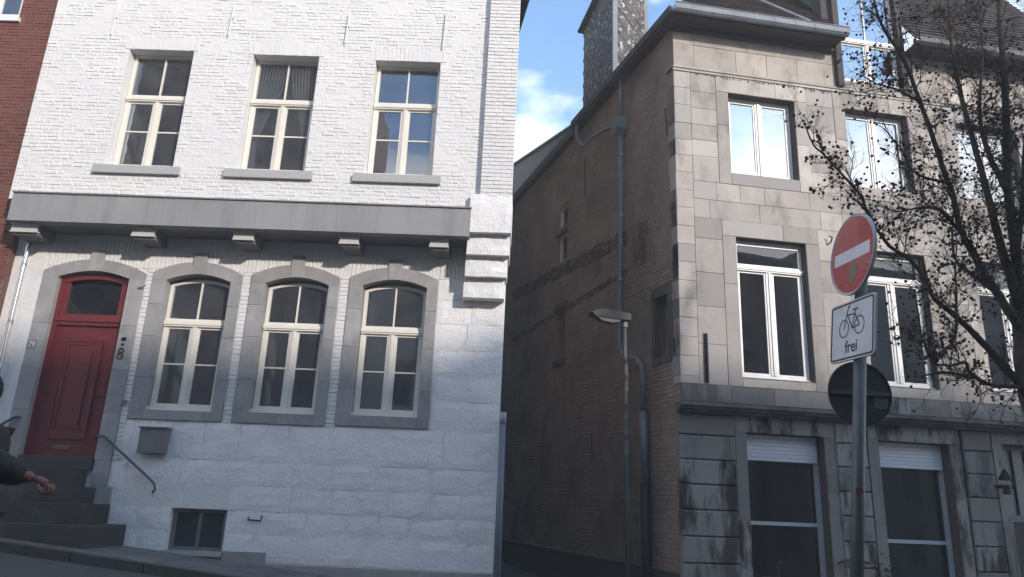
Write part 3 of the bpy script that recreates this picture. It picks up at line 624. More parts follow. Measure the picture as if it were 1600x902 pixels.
# ------------------------------------------------------------------ the stone corner house
aR, aA = radians(9.88), radians(18.76)
C0 = Vector((2.747, 12.5, 0))
uR = Vector((cos(aR), sin(aR), 0)); nR = Vector((sin(aR), -cos(aR), 0)); uA = Vector((-sin(aA), cos(aA), 0)); nA = Vector((-cos(aA), -sin(aA), 0))
R = Fr(C0, uR, nR); A_ = Fr(C0, uA, nA)
SH = thing('corner_house', 'grey limestone corner house with brown brick alley wall and sky reflecting upper windows', 'house', (C0.x, C0.y, -1.7), aR)
ow = [(1.10, 2.48, 6.14, 7.84), (3.57, 4.94, 6.16, 7.84), (6.02, 7.42, 6.18, 7.84)]
mw = [(1.12, 2.50, 2.27, 4.86), (3.60, 4.94, 2.30, 4.86), (6.02, 7.40, 2.35, 4.86)]
gw = [(1.13, 2.55, -1.35, 1.32), (3.58, 4.96, -1.35, 1.32), (6.03, 7.3, -1.9, 1.38)]
dh = [(3.57, 4.88, 8.47, 12.4)]
b = MB(); holes_wall(b, R, 0.0, 9.3, -2.6, 9.3, -.012, ow+mw+gw+dh, .28)
b.build('wall_core', MORT, SH)
def ash(a, e, p, q, m=ASHLAR, d=0.0, nm='ashlar_block', c=.004):
    MB().block(R, a+.0025, e-.0025, d-.03, d+random.uniform(-.0025, .0035), p+.0025, q-.0025, c, .0012).build(nm, m, SH)
QZ = [2.10, 2.23, 2.58, 2.92, 3.26, 3.60, 3.94, 4.29, 4.63, 4.98, 5.34, 5.69, 6.05, 6.40, 6.72, 7.07, 7.46, 7.83, 8.18]
for p, q in zip(QZ, QZ[1:]):
    ash(0.0, .33, p, q)
    MB().block(A_, .002, .20+.08*random.random(), -.03, random.uniform(.0, .012), p+.003, q-.003, .004).build('quoin_block', SOOTY if random.random() < .3 else ABRICK and ASHLAR, SH)
for p, q in zip([5.90, 6.42, 6.75, 7.07, 7.42, 7.78], [6.42, 6.75, 7.07, 7.42, 7.78, 8.18]): ash(.33, .85, p, q)
for p, q in zip([2.10, 2.81, 3.49, 4.12, 4.77], [2.81, 3.49, 4.12, 4.77, 5.17]): ash(.33, .86, p, q)
def row(us, p, q, m=ASHLAR, d=0):
    for a, e in zip(us, us[1:]): ash(a, e, p, q, m, d)
row([.33, .78, 1.25, 1.74, 2.65, 3.30, 3.9, 4.7, 5.3, 6.1, 6.9, 7.7, 8.5, 9.3], 5.54, 5.90); row([.33, .64, 1.62, 2.85, 3.30, 4.2, 5.1, 5.8, 6.7, 7.5, 8.4, 9.3], 5.17, 5.54)
for i, (a, e, p, q) in enumerate(ow):
    s0, s1 = a-.25, e+.26
    for u0, u1, zz in ((s0, a, [5.90, 7.12, q]), (e, s1, [5.90, 6.9, q])):
        for k in range(2): ash(u0, u1, zz[k], zz[k+1], d=.008, nm='surround_stone')
    ash(a, e, 5.90, p, d=.008, nm='surround_stone'); ash(s0, (a+e)/2+.3, q, 8.18, d=.008, nm='surround_stone'); ash((a+e)/2+.3, s1, q, 8.18, d=.008, nm='surround_stone')
for i, (a, e, p, q) in enumerate(mw):
    s0, s1 = a-.26, e+.26
    for u0, u1, zz in ((s0, a, [2.10, 3.95, q]), (e, s1, [2.10, 3.3, q])):
        for k in range(2): ash(u0, u1, zz[k], zz[k+1], d=.008, nm='surround_stone')
    ash(a, e, 2.10, p-.02, d=.006, nm='surround_stone'); ash(s0, (a+e)/2+.25, q, 5.17, d=.008, nm='surround_stone'); ash((a+e)/2+.25, s1, q, 5.17, d=.008, nm='surround_stone')
for a, e in ((2.74, 3.32), (5.20, 5.77), (7.68, 9.3)):
    for p, q in zip([5.90, 6.35, 6.72, 7.25, 7.80], [6.35, 6.72, 7.25, 7.80, 8.18]): ash(a, e, p, q)
for a, e in ((2.76, 3.34), (5.20, 5.76), (7.66, 9.3)):
    for p, q in zip([2.10, 2.75, 3.3, 3.95, 4.55], [2.75, 3.3, 3.95, 4.55, 5.17]): ash(a, e, p, q)
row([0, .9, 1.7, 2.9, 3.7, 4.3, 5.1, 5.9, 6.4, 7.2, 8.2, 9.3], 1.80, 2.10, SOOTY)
# string course, frieze
for i, (u0, u1) in enumerate(((-.02, 1.3), (1.3, 2.4), (2.4, 3.45), (3.45, 5.0), (5.0, 6.6), (6.6, 9.3))):
    b = MB(); b.box(R, u0, u1-.004, -.03, .045, 8.235, 8.28); b.box(R, u0, u1-.004, -.03, .025, 8.182, 8.235); b.build('string_course', ASHLAR, SH)
MB().box(A_, .0, .25, -.03, .045, 8.235, 8.28).build('string_course', SOOTY, SH)
row([0, .42, 1.3, 1.95, 2.6, 3.44], 8.282, 8.80); row([0, .42, .85, 1.55, 2.3, 3.0, 3.44], 8.80, 9.14)
row([5.0, 5.9, 6.8, 7.7, 8.5, 9.3], 8.282, 8.9); row([5.0, 5.5, 6.4, 7.3, 8.2, 9.3], 8.9, 9.25)
# soot drips under the string course: crusted stone nibs
b = MB()
for i in range(46):
    u = .45+i*.062+random.uniform(-.01, .01)
    if random.random() < .72: h = random.uniform(.02, .07); b.box(R, u, u+random.uniform(.02, .05), .0, .012, 8.18-h, 8.182)
b.build('soot_crust', CORN, SH, kind='stuff')
# cornice over the shops
for i in range(6):
    a, e = -.12+i*1.6, -.12+(i+1)*1.6-.006
    if i == 5: e = 9.3
    b = MB(); b.strip(R, [(a, 1.69), (e, 1.69)], [(a, 1.75), (e, 1.75)], -.02, .30); b.box(R, a, e, -.02, .24, 1.64, 1.69); b.box(R, a, e, -.02, .14, 1.585, 1.64)
    b.add([R(a, -.02, 1.80), R(e, -.02, 1.80), R(e, .30, 1.752), R(a, .30, 1.752)], [(0, 1, 2, 3)]); b.build('cornice', CORN, SH)
# ground floor: banded pilasters, surrounds
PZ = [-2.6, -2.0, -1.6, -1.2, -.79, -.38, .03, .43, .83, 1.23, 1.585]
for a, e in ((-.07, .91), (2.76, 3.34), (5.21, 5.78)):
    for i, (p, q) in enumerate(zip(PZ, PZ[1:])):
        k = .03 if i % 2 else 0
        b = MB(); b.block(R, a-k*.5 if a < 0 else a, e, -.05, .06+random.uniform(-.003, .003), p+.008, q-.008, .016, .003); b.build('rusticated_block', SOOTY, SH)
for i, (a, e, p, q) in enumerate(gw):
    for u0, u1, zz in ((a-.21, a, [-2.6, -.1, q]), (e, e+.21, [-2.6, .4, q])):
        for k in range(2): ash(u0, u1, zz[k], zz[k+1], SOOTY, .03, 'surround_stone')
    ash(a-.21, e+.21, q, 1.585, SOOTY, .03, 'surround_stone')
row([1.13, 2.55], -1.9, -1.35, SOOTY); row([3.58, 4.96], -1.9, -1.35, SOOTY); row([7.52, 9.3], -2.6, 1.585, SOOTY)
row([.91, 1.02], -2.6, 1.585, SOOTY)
# windows of the stone house
def casement(a, e, p, q, d, gl, zt=None):
    return sash_window(SH, R, a+.02, e-.02, p+.02, q-.01, d, zt if zt else 0, None, gl, WHITEF, transom=zt is not None, toplights=1, st=.065, mul=.13)
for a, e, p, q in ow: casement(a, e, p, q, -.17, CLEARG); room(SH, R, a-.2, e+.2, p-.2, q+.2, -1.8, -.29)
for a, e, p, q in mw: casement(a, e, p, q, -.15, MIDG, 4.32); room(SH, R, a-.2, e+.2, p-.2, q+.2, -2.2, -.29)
for i, (a, e, p, q) in enumerate(gw[:2]):
    d = -.2; zt = (-.14, -.35)[i]
    f = MB().box(R, a, a+.05, d-.06, d, p, q).box(R, e-.09, e, d-.06, d, p, q).box(R, a+.05, e-.09, d-.06, d, p, p+.08)
    w = f.build('shop_window', mat('aged_shop_frame', (.46, .48, .50), .5), SH)
    MB().box(R, a+.05, e-.09, d-.05, d-.005, zt-.03, zt+.03).build('transom_bar', MATS['aged_shop_frame'], w)
    for z0, z1 in ((p+.08, zt-.03), (zt+.03, .88)): MB().box(R, a+.05, e-.09, d-.03, d-.026, z0, z1).build('pane', SHOPG, w)
    rs = MB()
    for k in range(7): rs.box(R, a+.02, e-.05, d+.0, d+.055-.002*(k % 2), .88+k*.062, .88+k*.062+.058)
    rs.build('roller_shutter_box', mat('shutter_white', (.66, .67, .70), .5), w)
    room(SH, R, a-.2, e+.2, p-.2, q+.1, -2.6, -.29, mat('shop_dark', (.02, .02, .022), .9))
# house door on the right
a, e, p, q = gw[2]
w = MB().box(R, a, a+.07, -.26, -.2, p, q).box(R, e-.07, e, -.26, -.2, p, q).box(R, a+.07, e-.07, -.26, -.2, q-.07, q).box(R, a+.07, e-.07, -.26, -.18, .05, .17).build('door', mat('grey_door_paint', (.16, .165, .17), .5), SH)
MB().box(R, a+.07, e-.07, -.235, -.23, .17, q-.07).build('pane', mat('pale_fanlight', (.22, .225, .22), .3), w)
for k in range(1, 4): MB().box(R, a+.07+k*.28, a+.10+k*.28, -.23, -.20, .17, q-.07).build('glazing_bar', BLACK, w)
MB().box(R, a+.07, e-.07, -.25, -.22, p, .05).build('door_leaf', mat('dark_door', (.03, .03, .033), .5), w)
for k in range(2): MB().box(R, a+.17+k*.55, a+.6+k*.55, -.22, -.205, -1.2, -.15).build('door_panel', MATS['dark_door'], w)
# wall anchors
for u, z0, z1 in ((.46, 2.14, 2.98),):
    MB().box(R, u-.045, u+.045, .0, .012, z0-.02, z1+.02).build('anchor_plate', CORN, SH)
    MB().tube([R(u, .03, z0), R(u, .03, z1)], .025, 6).build('wall_anchor', BLACK, SH)
for u, z in ((2.97, 4.9), (2.93, 3.05)):
    MB().tube([R(u, 0, z), R(u, .09, z+.02), R(u+.02, .1, z+.1), R(u-.03, .08, z+.13)], .014, 6).build('shutter_hook', BLACK, SH)
# eaves, gutter
MB().box(R, -.05, 3.42, -.02, .42, 9.15, 9.20).build('soffit', WOODD, SH)
for i in range(3): MB().box(R, -.04+i*1.15, 1.1+i*1.15+.0, -.0, .06+.12*1, 9.142, 9.15).build('soffit_board', WOODD, SH)
MB().box(R, -.05, 3.40, -.0, .10, 9.06, 9.142).build('bed_mould', WOODD, SH)
MB().box(R, -.12, 3.44, .36, .43, 9.12, 9.26).build('fascia_board', WOODD, SH)
def gutter(fr, u0, u1, d, z, seg, m=ZINC):
    b = MB(); pr = [(0, .13), (0, 0), (.04, -.03), (.10, -.03), (.14, .01), (.14, .12), (.155, .125), (.155, .135), (.13, .135)]
    n = len(pr)
    for i, u in enumerate((u0, u1)): b.v += [fr(u, d+x, z+y) for x, y in pr]
    for k in range(n-1): b.f.append([k, k+1, n+k+1, n+k]); b.m.append(0)
    g = b.build('gutter', m, SH)
    u = u0+.35
    while u < u1:
        b = MB(); b.box(fr, u, u+.03, d+.13, d+.146, z-.0, z+.135); b.build('gutter_strap', ZINC, g); u += seg
    return g
gutter(R, -.16, 3.46, .42, 9.17, .42)
MB().box(R, 5.0, 9.3, -.02, .42, 9.25, 9.29).build('soffit', WOODD, SH); MB().box(R, 5.0, 9.3, .36, .42, 9.2, 9.36).build('fascia_board', WOODD, SH); gutter(R, 5.0, 9.3, .42, 9.24, .7, mat('dark_gutter', (.07, .07, .072), .6))
# alley eave
MB().box(A_, -.3, 4.6, -.02, .20, 9.16, 9.34).build('alley_eave', WOODD, SH); MB().box(A_, -.3, 4.6, .195, .24, 9.22, 9.38).build('alley_fascia', WOODD, SH)
MB().box(A_, 4.6, 14.0, -.02, .14, 9.10, 9.34).build('alley_eave', WOODD, SH)
# roofs: tile courses
def roof_plane(P0, P1, P2, P3, name, m=TILE, course=.16, tw=.22, tiles=True):
    P0, P1, P2, P3 = map(Vector, (P0, P1, P2, P3)); nn = (P1-P0).cross(P3-P0).normalized(); nn = nn if nn.z > 0 else -nn
    b = MB(); b.add([P0, P1, P2, P3], [(0, 1, 2, 3)]); rr = b.build(name, m, SH)
    if not tiles: return rr
    b = MB(); L = max((P3-P0).length, .1); n = int(L/course)
    for i in range(n):
        A0 = P0.lerp(P3, i/n); A1 = P1.lerp(P2, i/n); B0 = P0.lerp(P3, (i+1.15)/n); B1 = P1.lerp(P2, (i+1.15)/n)
        k = int((A1-A0).length/tw)
        for j in range(k):
            t0 = (j+(.5 if i % 2 else 0))/k; t1 = min(1, t0+.94/k)
            if t0 > .999: continue
            h = .030+random.uniform(0, .01)
            q = [A0.lerp(A1, t0), A0.lerp(A1, t1), B0.lerp(B1, t1), B0.lerp(B1, t0)]
            b.add([q[0]+nn*h, q[1]+nn*h, q[2]+nn*.008, q[3]+nn*.008, q[0]+nn*.002, q[1]+nn*.002], [(0, 1, 2, 3), (4, 5, 1, 0)])
    b.build('roof_tiles', m, rr, kind='stuff', fix=False); return rr
roof_plane(R(-.1, .43, 9.30), R(3.4, .43, 9.30), R(3.4, -2.2, 12.6), R(2.3, -2.2, 12.6), 'roof')
roof_plane(R(5.0, .43, 9.38), R(9.3, .43, 9.38), R(9.3, -3.2, 15.2), R(5.0, -3.2, 15.2), 'roof')
roof_plane(A_(2.5, .16, 9.34), A_(-.25, .22, 9.34), R(2.3, -2.2, 12.6), A_(2.5, -2.4, 12.6), 'alley_roof', tiles=False)
RB = thing('rear_house', 'grey brown roof of the house standing behind the corner house along the alley', 'house', A_(12, -2, -1.5))
MB().prism(A_, [(6.9, -2.0), (6.9, 10.79), (7.54, 10.93), (20, 13.68), (20, -2.0)], -6, -1.0).build('roof', mat('brown_sheet_roof', (.14, .12, .11), .8, var=(.11, .095, .09), vscale=1.5), RB)
MB().strip(A_, [(6.85, 10.78), (7.54, 10.93), (20, 13.68)], [(6.85, 10.86), (7.54, 11.0), (20, 13.75)], -6.1, -.9).build('roof_edge', WOODD, RB)
b = MB(); b.tube([R(2.18, .38, 9.45), R(2.9, -.2, 9.95+.0), R(2.0, -.9, 11.0)][:0] or [R(2.72, .40, 9.42), R(2.35, -.15, 10.1), R(1.9, -.75, 10.85)], .045, 6); b.build('valley_flashing', ZINC, SH)
# tall stair window that breaks the eaves
a, e, p, q = dh[0]
MB().box(R, 3.44, 3.565, -.35, .10, 8.282, 12.6).build('stair_bay_cheek', WOODD, SH); MB().box(R, 4.89, 5.0, -.35, .10, 8.282, 12.6).build('stair_bay_cheek', WOODD, SH)
MB().box(R, 3.565, 4.89, -.3, .03, 8.282, 8.46).build('stair_bay_sill', ASHLAR, SH)
MB().box(R, 3.25, 3.44, -.3, -.0, 9.3, 12.6).build('stair_bay_cheek', WOODD, SH); MB().box(R, 3.44, 5.0, -.35, .1, 12.6, 12.9).build('stair_bay_head', WOODD, SH)
sash_window(SH, R, 3.57, 4.88, 8.47, 12.5, -.03, 9.44, None, CLEARG, WHITEF, transom=True, toplights=2, st=.06, mul=.09)
room(SH, R, 3.5, 4.95, 8.4, 12.6, -1.8, -.12)
# slate-hung dormer over the alley
DT = thing('x', None, None) if False else None
u0, u1, d0, d1, zb, zt = 2.62, 4.42, -.88, .0, 9.36, 13.4
b = MB(); b.prism(A_, [(u0, zb), (u1, zb), (u1, 12.02), (u0, 12.62)], d1-.02, d0); dm = b.build('slate_dormer', SLATE, SH)
def diamonds(fr, ua, ub, za, zb_, top, d, s, parent, near_n=170):
    z = za; r = 0
    while z < zb_:
        u = ua+(s/2 if r % 2 else 0)
        while u <= ub:
            pts = [(u-s/2, z), (u, z-s*.62), (u+s/2, z), (u, z+s*.62)]
            if all(ua-.001 <= x <= ub+.001 for x, _ in pts) and z+s*.62 < top(u):
                b = MB(); b.add([fr(pts[0][0], d+.010, pts[0][1]), fr(pts[1][0], d+.022, pts[1][1]), fr(pts[2][0], d+.010, pts[2][1]), fr(pts[3][0], d+.003, pts[3][1]), fr(pts[0][0]+.002, d+.001, pts[0][1]), fr(pts[1][0], d+.003, pts[1][1]+.004), fr(pts[2][0]-.002, d+.001, pts[2][1])], [(0, 1, 2, 3), (4, 5, 1, 0), (5, 6, 2, 1)])
                b.build('slate', SLATE, parent, fix=False)
            u += s
        z += s*.62*1.0; r += 1
diamonds(A_, u0, u1, zb+.05, 12.6, lambda u: 12.62-(u-u0)/(u1-u0)*.6, d1-.0, .30, dm)
DF = Fr(A_(u0, d1, 0), -nA, -uA)
diamonds(DF, .04, .86, zb+.05, 12.6, lambda u: 12.6, .0, .27, dm)
MB().box(DF, -.03, .09, -.05, .022, zb, 12.7).build('zinc_corner', ZINC, dm); MB().box(DF, .80, .90, -.03, .022, zb, 12.7).build('zinc_corner', ZINC, dm)
b = MB(); b.prism(A_, [(u0-.15, 12.68), (u1+.12, 12.0), (u1+.12, 12.06), (u0-.15, 12.75)], d1+.12, d0-.2); b.build('dormer_roof', WOODD, dm)
MB().box(R, .75, 1.5, -2.6, -1.6, 9.4, 12.0).build('chimney', REDB, SH) if False else None
# alley wall
ah = [(.40, .88, 2.66, 3.78), (5.27, 5.86, 6.88, 7.50), (5.27, 5.86, 5.95, 6.70), (5.30, 5.75, 3.42, 4.70)]
b = MB(); holes_wall(b, A_, .0, 14.0, -1.0, 9.2, -.008, ah, .22); b.build('alley_wall', AMORT, SH)
for a, e, p, q in ah: MB().box(A_, a-.05, e+.05, -.26, -.2, p-.05, q+.05).build('recess_back', AMORT if e < 1 else ROOM, SH)
band = lambda u, z: (5.08+.12*u*.7 < z < 5.42+.085*u and 1.9 < u < 11) or (4.58 < z < 4.72 and u > 2.0)
brickwork(A_, .24, 9.5, -1.0, 9.1, 0, ah+[(.30, .96, 2.52, 2.66), (.26, .40, 2.52, 3.98), (.88, .98, 2.52, 3.98), (.30, .96, 3.78, 3.98)], SH, ABRICK, (1.0, 4.2), count=180, dj=.004, L=.23, H=.068, g=.010, c=.014, skip=lambda u, z: band(u, z) or noise.noise(Vector((u*.9, z*.8, 7))) > -.06)
bb = MB()
z = 4.56
for z in [4.59+.08*k for k in range(2)]+[5.1+.08*k for k in range(14)]:
    u = 2.0
    while u < 9.5:
        if band(u+.1, z+.03): bb.block(A_, u, u+.22, -.03, random.uniform(-.008, .018), z, z+.066, .012, .004)
        u += .235
bb.build('sooty_band_bricks', SOOTB, SH, kind='stuff')
for a, e, p, q in ((.24, .40, 2.52, 3.98), (.88, .98, 2.52, 3.98), (.40, .88, 3.78, 3.98), (.40, .88, 2.52, 2.66)):
    MB().block(A_, a, e, -.1, .015, p, q-.002, .006, .002).build('niche_stone', mat('niche_stone', (.15, .135, .12), .9, var=(.09, .08, .075), vscale=4, bump=.005), SH)
for (a, e, p, q) in ah[1:3]:
    f = MB().box(A_, a, a+.06, -.14, -.06, p, q).box(A_, e-.06, e, -.14, -.06, p, q).box(A_, a+.06, e-.06, -.14, -.06, p, p+.06).box(A_, a+.06, e-.06, -.14, -.06, q-.06, q).build('small_window', WHITEF, SH)
    MB().box(A_, a+.06, e-.06, -.10, -.096, p+.06, q-.06).build('pane', OLDG, f)
MB().block(A_, 5.2, 5.95, -.05, .07, 6.72, 6.86, .01).build('window_ledge', SOOTY, SH); MB().block(A_, 5.2, 5.85, -.05, .10, 3.28, 3.42, .01).build('slit_ledge', SOOTB, SH); MB().block(A_, 5.15, 5.9, -.05, .06, 4.70, 4.85, .01).build('slit_lintel', SOOTB, SH)
for u, z0, z1 in ((4.15, 7.2, 8.2), (3.35, 5.0, 5.8), (7.9, 4.8, 5.9), (.28, 6.9, 7.5), (3.6, .9, 1.5)):
    MB().tube([A_(u-.02, .02, z0), A_(u, .025, (z0+z1)/2), A_(u+.03, .02, z1)], .015, 6).build('wall_anchor', mat('rusted_iron', (.07, .05, .042), .9), SH)
MB().block(A_, 0, 14, -.05, .045, -2.6, -.98, .02).build('alley_plinth', mat('grey_plinth_render', (.085, .085, .09), .9, bump=.005, var=(.065, .065, .07), vscale=1.5), SH)
MB().block(A_, 0, 14, -.05, .06, -.98, -.93, .01).build('plinth_ledge', mat('plinth_ledge', (.16, .155, .15), .9), SH)
# rust-coloured dead climber beside the downpipe
b = MB()
for i in range(420):
    u = 1.38+random.gauss(0, .30); z = 5.2+random.gauss(0, .25)
    p = A_(u, .015+random.random()*.04, z); s_ = random.uniform(.01, .025)
    b.add([p, p+uA*s_+Z*random.uniform(-s_, s_), p+Z*s_*1.4+nA*.01], [(0, 1, 2)])
for i in range(16):
    u = 1.35+random.uniform(-.25, .25); b.tube([A_(u, .02, 4.6), A_(u+random.uniform(-.1, .1), .03, 5.0), A_(u+random.uniform(-.2, .2), .02, 5.5)], .004, 3)
tag(b.build('dead_creeper', mat('rusty_leaf', (.16, .055, .025), .9, rand=.4), None, loc=A_(1.35, 0, 4.6)), 'patch of rust coloured dead creeper on the alley wall beside the downpipe', 'creeper')
# alley downpipe with hopper
dp = thing('downpipe', 'long grey downpipe with box hopper running down the brown alley wall', 'downpipe', A_(1.08, .1, -1.7), group='downpipes')
MB().tube([A_(2.06, .10, 7.85), A_(2.07, .10, 5.72), A_(2.14, .10, 3.35), A_(2.13, .10, 3.10), A_(2.0, .10, 2.92), A_(1.75, .10, 2.84), A_(1.40, .10, 2.72), A_(1.24, .10, 2.60), A_(1.18, .10, 2.40), A_(1.16, .10, 1.7)], .05, 12).build('pipe', PIPE, dp, smooth=True)
MB().tube([A_(1.16, .11, 1.72), A_(1.10, .11, .42)], .075, 12).build('pipe_sleeve', PIPE, dp, smooth=True)
MB().tube([A_(1.10, .12, .42), A_(1.07, .12, -2.2)], .095, 12).build('cast_iron_base', mat('black_pipe', (.018, .018, .02), .5), dp, smooth=True)
MB().prism(A_, [(1.93, 7.90), (2.02, 7.78), (2.12, 7.78), (2.20, 7.90), (2.22, 8.16), (1.90, 8.16)], .01, .26).build('hopper', ZINC, dp)
MB().tube([A_(4.35, .16, 9.28), A_(4.38, .16, 8.85), A_(4.2, .14, 8.55), A_(3.9, .13, 8.42), A_(3.5, .13, 8.42), A_(2.9, .13, 8.3), A_(2.2, .13, 8.08)], .045, 10).build('branch_pipe', PIPE, dp, smooth=True)
MB().tube([A_(2.06, .1, 9.2), A_(2.06, .12, 8.15)], .04, 10).build('branch_pipe', PIPE, dp, smooth=True)
for z in (7.3, 5.9, 4.5): MB().tube([A_(2.065+.008*(7-z), .10, z-.02), A_(2.065+.008*(7-z), .10, z+.02)], .062, 12).build('pipe_bracket', GALV, dp)
b = MB()
for i in range(16):
    z = -.1-i*.045+random.uniform(-.01, .01); w = random.uniform(-.04, .04)
    b.tube([A_(1.10+w, .218, z), A_(1.10+w+random.uniform(-.03, .03), .218, z-.02)], .004, 3)
b.build('chalk_marks', mat('chalk', (.3, .3, .31), .9), dp)

# street lamp in the alley mouth
SLP = thing('street_lamp', 'grey street lamp on a stickered pole in front of the alley wall', 'street lamp', (1.89, 12.9, -1.65))
MB().tube([(1.905, 12.9, -1.7), (1.87, 12.9, .6), (1.845, 12.9, 3.22)], [.050, .040, .030], 14).build('pole', mat('dull_galvanised', (.10, .10, .098), .6), SLP, smooth=True)
hd = Vector((1.845, 12.9, 3.24))
HF = Fr(hd, (-1, -.25, 0), (.25, -1, 0))
b = MB(); b.strip(HF, [(-.08, 0.0), (.15, .0), (.40, .01), (.60, .03)], [(-.08, .12), (.15, .15), (.5, .16), (.66, .09)], -.11, .11); hdo = b.build('lamp_head', mat('lamp_grey', (.032, .030, .026), .6, bump=.001), SLP)
b = MB(); b.strip(HF, [(.12, -.045), (.25, -.07), (.45, -.05), (.58, .03)], [(.12, .01), (.25, .01), (.45, .04), (.58, .05)], -.09, .09); b.build('lamp_glass', LAMPG, hdo)
MB().tube([hd+Vector((0, 0, -.12)), hd+Vector((0, 0, .02))], .055, 12).build('lamp_collar', GALV, SLP)
zz = 2.55
for i in range(15):
    h = random.uniform(.06, .13); r_ = .046+.0009*i; x0 = 1.865+.0105*(2.55-zz)
    m = (STICKR, STICKW, STICK, STICKW)[i % 4] if i else STICKR
    b = MB(); n = 7; a0 = random.uniform(-3.0, -2.3)
    for k in range(n+1): b.v += [Vector((x0+r_*cos(a0+k*.22), 12.9+r_*sin(a0+k*.22), zz)), Vector((x0+r_*cos(a0+k*.22), 12.9+r_*sin(a0+k*.22), zz-h))]
    for k in range(n): b.f.append([2*k, 2*k+1, 2*k+3, 2*k+2]); b.m.append(0)
    b.build('sticker', m, SLP, fix=False); zz -= h+random.choice((-.01, 0, .02, .16))

# wall lantern by the shop door
wl = thing('wall_lantern', 'small black wall lantern beside the house door at right', 'lantern', R(5.85, .1, .6))
MB().tube([R(6.1, .05, .74), R(5.9, .22, .76), R(5.8, .24, .80)], .014, 6).build('arm', BLACK, wl)
MB().tube([R(5.8, .24, .74), R(5.8, .24, .80), R(5.8, .24, .92)], [.11, .09, .025], 10).build('hood', BLACK, wl)
MB().tube([R(5.82, .22, .50), R(5.82, .22, .66)], [.06, .08], 8).build('lens', mat('dark_red_glass', (.06, .015, .015), .3), wl)
MB().box(R, 5.70, 5.95, .1, .26, .60, .66).build('tray', BLACK, wl)

# swan figurine in the shop window
sw = MB(); sw.ball(R(1.62, -.42, -1.08), .15, (1.35, .8, .62), 12, 8)
sw.tube([R(1.76, -.42, -1.06), R(1.82, -.42, -.98), R(1.82, -.42, -.90), R(1.80, -.42, -.83), R(1.82, -.42, -.775), R(1.87, -.42, -.755), R(1.915, -.42, -.775), R(1.935, -.42, -.80)], [.045, .032, .022, .02, .02, .026, .024, .012], 8)
tag(sw.build('swan_figurine', SWAN, None, loc=R(1.62, -.42, -1.3), smooth=True), 'white swan figurine standing in the left shop window', 'figurine')
dk = MB().box(R, 1.2, 2.5, -.7, -.25, -1.45, -1.19); tag(dk.build('display_shelf', BOX, None, loc=R(1.8, -.5, -1.45)), 'low display shelf inside the left shop window', 'shelf')
# houseplant in second shop window, climber on the pier
def leafy(name, fr, u, d, z, n, su, sd_, sz, m, label, cat, size=.05):
    t = thing(name, label, cat, fr(u, d, z)); b = MB(); st = MB()
    for i in range(n):
        p = fr(u+random.gauss(0, su), d+random.gauss(0, sd_), z+abs(random.gauss(0, sz))); a = random.uniform(0, 6.28); s_ = size*random.uniform(.6, 1.3)
        x = Vector((cos(a), sin(a), random.uniform(-.6, .4))).normalized(); y_ = x.cross(Vector((random.random(), random.random(), 1))).normalized()
        b.add([p, p+x*s_*.5+y_*s_*.3, p+x*s_, p+x*s_*.5-y_*s_*.3], [(0, 1, 2, 3)])
        if i % 6 == 0: st.tube([fr(u, d, z-.3), fr(u, d, z).lerp(p, .5)+Vector((0, 0, .02)), p], .004, 3)
    b.build('leaves', m, t, kind='stuff', fix=False); st.build('stems', BARK, t, kind='stuff')
leafy('house_plant', R, 3.95, -.45, -1.3, 220, .22, .06, .22, mat('plant_leaf', (.07, .09, .04), .6, rand=.4), 'leafy green house plant behind the right shop window', 'plant', .09)
leafy('climbing_rose', R, 3.42, .15, -1.15, 130, .13, .03, .28, LEAF, 'sparse climbing plant on the pier between the shop windows', 'plant', .07)
b = MB(); b.tube([R(2.60, .08, -.72), R(2.75, .10, -.66), R(2.95, .10, -.67), R(3.15, .1, -.70)], .02, 6); b.tube([R(2.75, .1, -1.0), R(2.95, .1, -.97), R(3.12, .1, -1.0)], .016, 6)
tag(b.build('espalier_branch', BARK, None, loc=R(2.7, .1, -1.0)), 'bare gnarled branches crossing the pier behind the sign post', 'branches')

# ------------------------------------------------------------------ road signs
def signplane(ang): h = Vector((-sin(radians(ang)), cos(radians(ang)), 0)); return h
P = Vector((2.4158, 5.1494, 1.8648)); hX = Vector((.0809, -.995, -.0579)); hZ = Vector((.0877, -.0508, .9949)); nS = hX.cross(hZ).normalized()
nS = nS if nS.dot(-P) > 0 else -nS
SF = Fr(P, hX, nS, hZ)       # the plates hang a little out of plumb; u grows to the right as seen
sp = thing('sign_post', 'dark grey steel post carrying the road signs in front of the stone house', 'post', (2.12, 5.1, -1.7))
base = Vector((2.09, 5.14, -1.8)); topp = Vector((2.475, 5.14, 2.05))
k_ = 1.012; q0 = Vector((2.223, 5.1, -.364))*k_; q1 = Vector((2.42, 5.1, 1.498))*k_; base = q0+(q0-q1).normalized()*1.3; topp = q1+(q1-q0).normalized()*.5
MB().tube([base, topp], .043, 16).build('post_tube', STEELP, sp, smooth=True)
MB().tube([topp, topp+Vector((.002, 0, .03))], [.044, .03], 16).build('post_cap', BLACK, sp)
MB().disc(base.lerp(topp, .50)+Vector((-.01, -.046, 0)), (1, 0, 0), (0, 0, 1), 0, .028, -.002, 10).build('sticker', mat('worn_red_sticker', (.13, .03, .035), .6), sp)
def bolt(fr, u, d, z, par, m=GALV): MB().disc(fr(u, d, z), fr.x, fr.up, 0, .007, .004, 8).build('bolt', m, par)
